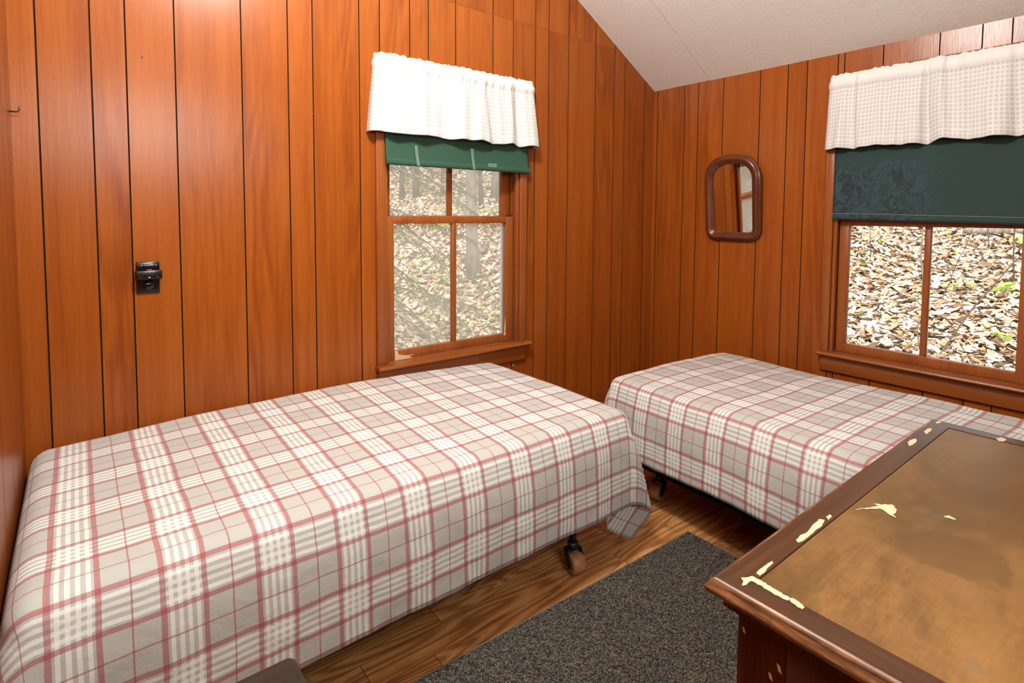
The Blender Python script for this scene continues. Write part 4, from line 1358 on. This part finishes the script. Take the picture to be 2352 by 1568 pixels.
def tree(x, y, r, h, mat, label, lean=0.1, seed=0, limbs=5, leafy=0):
    g = gz(x, y)
    root = empty('tree', (x, y, g), label, 'tree', 'trees on the slope behind the back window')
    top = (x + lean, y + 0.1, g + h)
    pts = wobble((x, y, g - 0.1), top, 10, 0.10, seed)
    m = MB()
    m.tube(pts, [r * (1.35 if k == 0 else 1.0 - 0.5 * k / 10) for k in range(11)], 14)
    m.build('trunk', mat, root)
    rr = random.Random(seed)
    for k in range(limbs):
        f = 0.25 + 0.7 * rr.random()
        p = pts[int(f * 10)]
        a = rr.random() * 2 * PI
        ln = 0.7 + 0.9 * rr.random()
        q = p + Vector((math.cos(a) * ln, math.sin(a) * ln, 0.25 + 0.4 * rr.random()))
        m = MB()
        bp = wobble(p, q, 6, 0.12, seed + k * 3.1)
        m.tube(bp, [r * 0.22 * (1 - 0.75 * i / 6) for i in range(7)], 6)
        br = m.build('branch', mat, root, fix=False)
        if leafy:
            m = MB()
            for _ in range(leafy):
                c = bp[rr.randint(2, 6)] + Vector((rr.gauss(0, .22), rr.gauss(0, .22), rr.gauss(0, .14)))
                leaf_quad(m, c, 0.04 + 0.035 * rr.random(), rr, 0)
            tag(m.build('leaves', YOUNG, br, fix=False), 'pale new leaves', kind='stuff')
    return root
def leaf_quad(m, c, s, rr, mi):
    d = Vector((rr.gauss(0, 1), rr.gauss(0, 1), rr.gauss(0, .5))).normalized()
    e = d.cross(Vector((rr.gauss(0, .4), rr.gauss(0, .4), 1))).normalized()
    m.add([c - d * s, c + e * s * .55 - d * s * 0.1, c + d * s, c - e * s * .55 - d * s * 0.1], [(0, 1, 2, 3)], mi)
ground_cover()
tree(1.03, 3.72, 0.085, 6.0, BARK, 'stout pale grey trunk nearest the back window', 0.0, 4, 3)
tree(2.26, 7.62, 0.060, 5.0, BARKD, 'dark thin tree seen through the upper left pane, right one of the pair', 0.06, 5, 5, 14)
tree(2.02, 7.75, 0.050, 5.0, BARKD, 'dark thin tree seen through the upper left pane, left one of the pair', 0.08, 6, 5, 12)
tree(2.66, 7.26, 0.035, 4.0, BARKD, 'slender dark sapling trunk left of the upper muntin', 0.1, 7, 5, 16)
tree(2.87, 6.17, 0.042, 4.5, BARKD, 'straight dark trunk right of the stout grey tree', -0.05, 8, 4, 18)
tree(3.30, 6.3, 0.085, 5.5, BARK, 'grey trunk partly hidden by the right edge of the upper pane', 0.05, 9, 3, 14)
tree(2.1, 9.6, 0.075, 6.0, BARKD, 'distant dark trunk near the left jamb of the upper pane', 0.05, 10, 5, 10)
tree(4.2, 9.5, 0.10, 6.0, BARKD, 'distant broad dark trunk behind the stout grey tree', 0.0, 12, 6, 14)
tree(3.2, 10.5, 0.09, 6.0, BARKD, 'farthest dark trunk left of the stout grey tree', 0.1, 13, 6, 14)

def evergreen():
    tx, ty = -1.55, 2.9
    g = gz(tx, ty)
    root = empty('evergreen_tree', (tx, ty, g), 'evergreen with drooping needle branches reaching in from the left of the back window', 'evergreen')
    m = MB(); m.tube(wobble((tx, ty, g - 0.1), (tx, ty + 0.1, g + 5), 8, 0.05, 21), [0.11 - 0.008 * k for k in range(9)], 12)
    m.build('trunk', BARKD, root)
    rr = random.Random(3)
    limbs = [  # start height above ground, end point
        (2.35, (0.35, 2.75, 1.62)), (2.15, (0.25, 2.55, 1.42)), (1.9, (0.62, 2.7, 0.48)), (1.75, (-0.15, 2.4, 0.86)),
        (1.45, (0.05, 2.55, 0.30)), (1.2, (-0.25, 2.35, 0.12)), (2.6, (0.15, 3.0, 1.9)), (1.6, (0.5, 3.0, 1.12)), (0.9, (-0.1, 2.5, -0.02)), (2.45, (0.75, 3.1, 1.34)), (0.8, (0.95, 2.9, 0.16)),
    ]
    for k, (h, e) in enumerate(limbs):
        p0 = Vector((tx, ty, g + h)); p1 = Vector(e)
        mid = p0.lerp(p1, 0.45) + Vector((0, 0, 0.12))
        pts = [((1 - f) ** 2) * p0 + 2 * f * (1 - f) * mid + f * f * p1 for f in [i / 12 for i in range(13)]]
        pts = [p + Vector((nz(i * .5, k), nz(i * .5, k + 9), 0)) * 0.03 for i, p in enumerate(pts)]
        m = MB()
        m.tube(pts, [0.012 * (1 - 0.8 * i / 12) + 0.0015 for i in range(13)], 6)
        for i in range(4, 13):
            for sgn in (-1, 1):
                for rep in range(2):
                    ax = (pts[min(12, i + 1)] - pts[i - 1]).normalized()
                    side = ax.cross(Vector((0, 0, 1))).normalized() * sgn
                    ln = (0.20 + 0.22 * rr.random()) * (1.1 - 0.5 * i / 12)
                    q0 = pts[i]; q1 = q0 + ax * ln * (0.5 + 0.3 * rr.random()) + side * ln * (0.4 + 0.4 * rr.random()) + Vector((0, 0, -0.10 - 0.12 * rr.random())) * ln * 2
                    m.tube([q0, q0.lerp(q1, .5) + Vector((0, 0, .01)), q1], [0.003, 0.002, 0.0012], 4)
                    if rr.random() < (0.88 if k not in (2,) else 0.35):
                        for s in range(26):
                            f = 0.1 + 0.9 * s / 26
                            c = q0.lerp(q1, f)
                            d = (q1 - q0).normalized()
                            nd = (d * 0.7 + d.orthogonal() * rr.gauss(0, .8) + d.cross(d.orthogonal()) * rr.gauss(0, .8)).normalized()
                            e2 = nd.cross(Vector((rr.gauss(0, 1), rr.gauss(0, 1), rr.gauss(0, 1)))).normalized() * 0.0032
                            l2 = 0.026 + 0.016 * rr.random()
                            m.add([c - e2, c + e2, c + nd * l2 + e2 * .3, c + nd * l2 - e2 * .3], [(0, 1, 2, 3)], 1)
        m.build('branch', [TWIG, NEEDLE], root, fix=False)
evergreen()

def shrub(x, y, label, seed, n, h, spread, leaves, ls, group='young seedlings on the leafy slope'):
    g = gz(x, y)
    root = empty('seedling', (x, y, g), label, 'seedling', group)
    rr = random.Random(seed)
    m = MB(); ml = MB()
    for k in range(n):
        a = rr.random() * 2 * PI
        q = Vector((x + math.cos(a) * spread * rr.random(), y + math.sin(a) * spread * rr.random(), g + h * (0.7 + 0.4 * rr.random())))
        pts = wobble((x, y, g - 0.02), q, 5, 0.03, seed + k)
        m.tube(pts, [0.0035 - 0.0004 * i for i in range(6)], 5)
        for _ in range(leaves):
            c = pts[5] + Vector((rr.gauss(0, .05), rr.gauss(0, .05), rr.gauss(0, .02)))
            leaf_quad(ml, c, ls * (0.7 + 0.6 * rr.random()), rr, 0)
    m.build('stem', TWIG, root)
    ml.build('leaves', YOUNG, root, fix=False)
shrub(4.16, -0.75, 'pale green seedling left of centre in the right pane of the right window', 31, 2, 0.10, 0.12, 5, 0.055)
shrub(4.1, -1.20, 'pale green seedling near the right edge of the right pane', 32, 2, 0.12, 0.12, 6, 0.055)
shrub(3.2, -1.36, 'lowest pale green seedling near the bottom right of the right pane', 33, 2, 0.10, 0.10, 5, 0.05)
shrub(5.7, -1.05, 'far pale green seedling below the fallen limb', 34, 3, 0.14, 0.2, 5, 0.06)
shrub(5.2, 0.42, 'yellow-green seedling in the left pane of the right window, upper one', 35, 3, 0.22, 0.22, 4, 0.045)
shrub(4.6, 0.30, 'yellow-green seedling in the left pane of the right window, lower one', 36, 3, 0.16, 0.2, 4, 0.04)
shrub(6.0, 0.90, 'bright green sprig at the top left corner of the right window view', 37, 2, 0.25, 0.12, 4, 0.04)
shrub(6.5, -1.3, 'farthest green seedling behind the fallen limb', 38, 2, 0.2, 0.15, 4, 0.06)
shrub(0.62, 3.9, 'low green seedling at the foot of the stout grey trunk', 39, 4, 0.12, 0.4, 5, 0.05)
shrub(0.2, 3.0, 'low green seedling at the bottom of the back window view', 40, 4, 0.12, 0.4, 5, 0.045)
shrub(1.6, 5.4, 'green seedling on the slope behind the stout grey trunk', 41, 5, 0.2, 0.5, 6, 0.05)
shrub(0.9, 5.6, 'green seedling on the slope left of the stout grey trunk', 42, 5, 0.2, 0.5, 6, 0.05)

def stem(pts, r, name, label, cat, mat=TWIG, group=None, forks=0, seed=0):
    m = MB()
    P = []
    for a, b in zip(pts[:-1], pts[1:]):
        w = wobble(a, b, 6, 0.025, seed + a[2])
        P += w if not P else w[1:]
    n = len(P)
    m.tube(P, [r * (1 - 0.55 * i / n) for i in range(n)], 7)
    rr = random.Random(seed)
    for k in range(forks):
        p = P[rr.randint(n // 4, n - 2)]
        q = p + Vector((rr.gauss(0, .12), rr.gauss(0, .3), 0.22 + 0.2 * rr.random()))
        m.tube(wobble(p, q, 4, 0.02, seed + k), [r * .4, r * .35, r * .3, r * .25, r * .2], 5)
    return tag(m.build(name, mat), label, cat, group)
STG = 'bare saplings and twigs outside the right window'
stem([(3.617, -0.645, 0.40), (3.60, -0.60, 1.0), (3.62, -0.62, 2.2)], 0.010, 'sapling', 'thin grey upright sapling left of the muntin in the right window', 'sapling', BARK, STG, 1, 51)
stem([(4.486, -1.175, 0.63), (4.48, -1.16, 1.2), (4.5, -1.17, 2.3)], 0.009, 'sapling', 'thin dark upright sapling near the right edge of the right window', 'sapling', BARKD, STG, 0, 52)
stem([(2.711, -0.984, 0.17), (3.1, -1.15, 0.62), (3.5, -1.42, 1.15), (3.9, -1.7, 1.7)], 0.008, 'bent_twig', 'long bent twig slanting up to the right across the right pane', 'twig', BARKD, STG, 3, 53)
stem([(3.9, -0.70, 0.49), (4.0, -0.78, 0.85), (4.1, -0.9, 1.3)], 0.006, 'twig', 'thin forked twig between the muntin and the long bent twig', 'twig', BARKD, STG, 2, 54)
stem([(4.9, 0.30, 0.80), (4.9, 0.31, 1.25)], 0.006, 'twig', 'short dark twig in the left pane of the right window', 'twig', BARKD, STG, 1, 55)
stem([(5.6, -0.75, 0.98), (5.6, -0.72, 1.5), (5.7, -0.7, 2.2)], 0.007, 'sapling', 'distant bare sapling above the forked twig', 'sapling', BARKD, STG, 2, 56)
stem([(2.75, -0.86, 0.19), (2.7, -0.84, 0.42), (2.74, -0.86, 0.55)], 0.007, 'stick', 'pale short stick beside the foot of the bent twig', 'stick', BARK, STG, 0, 57)
m = MB()
P = wobble((6.2, -0.35, gz(6.2, -0.35) + 0.07), (6.5, -1.95, gz(6.5, -1.95) + 0.08), 12, 0.05, 61)
m.tube(P, [0.045] + [0.05 + 0.008 * (i % 3) for i in range(12)], 10)
tag(m.build('fallen_limb', BARK), 'grey fallen limb lying on the leaves at the top of the right window view', 'log')
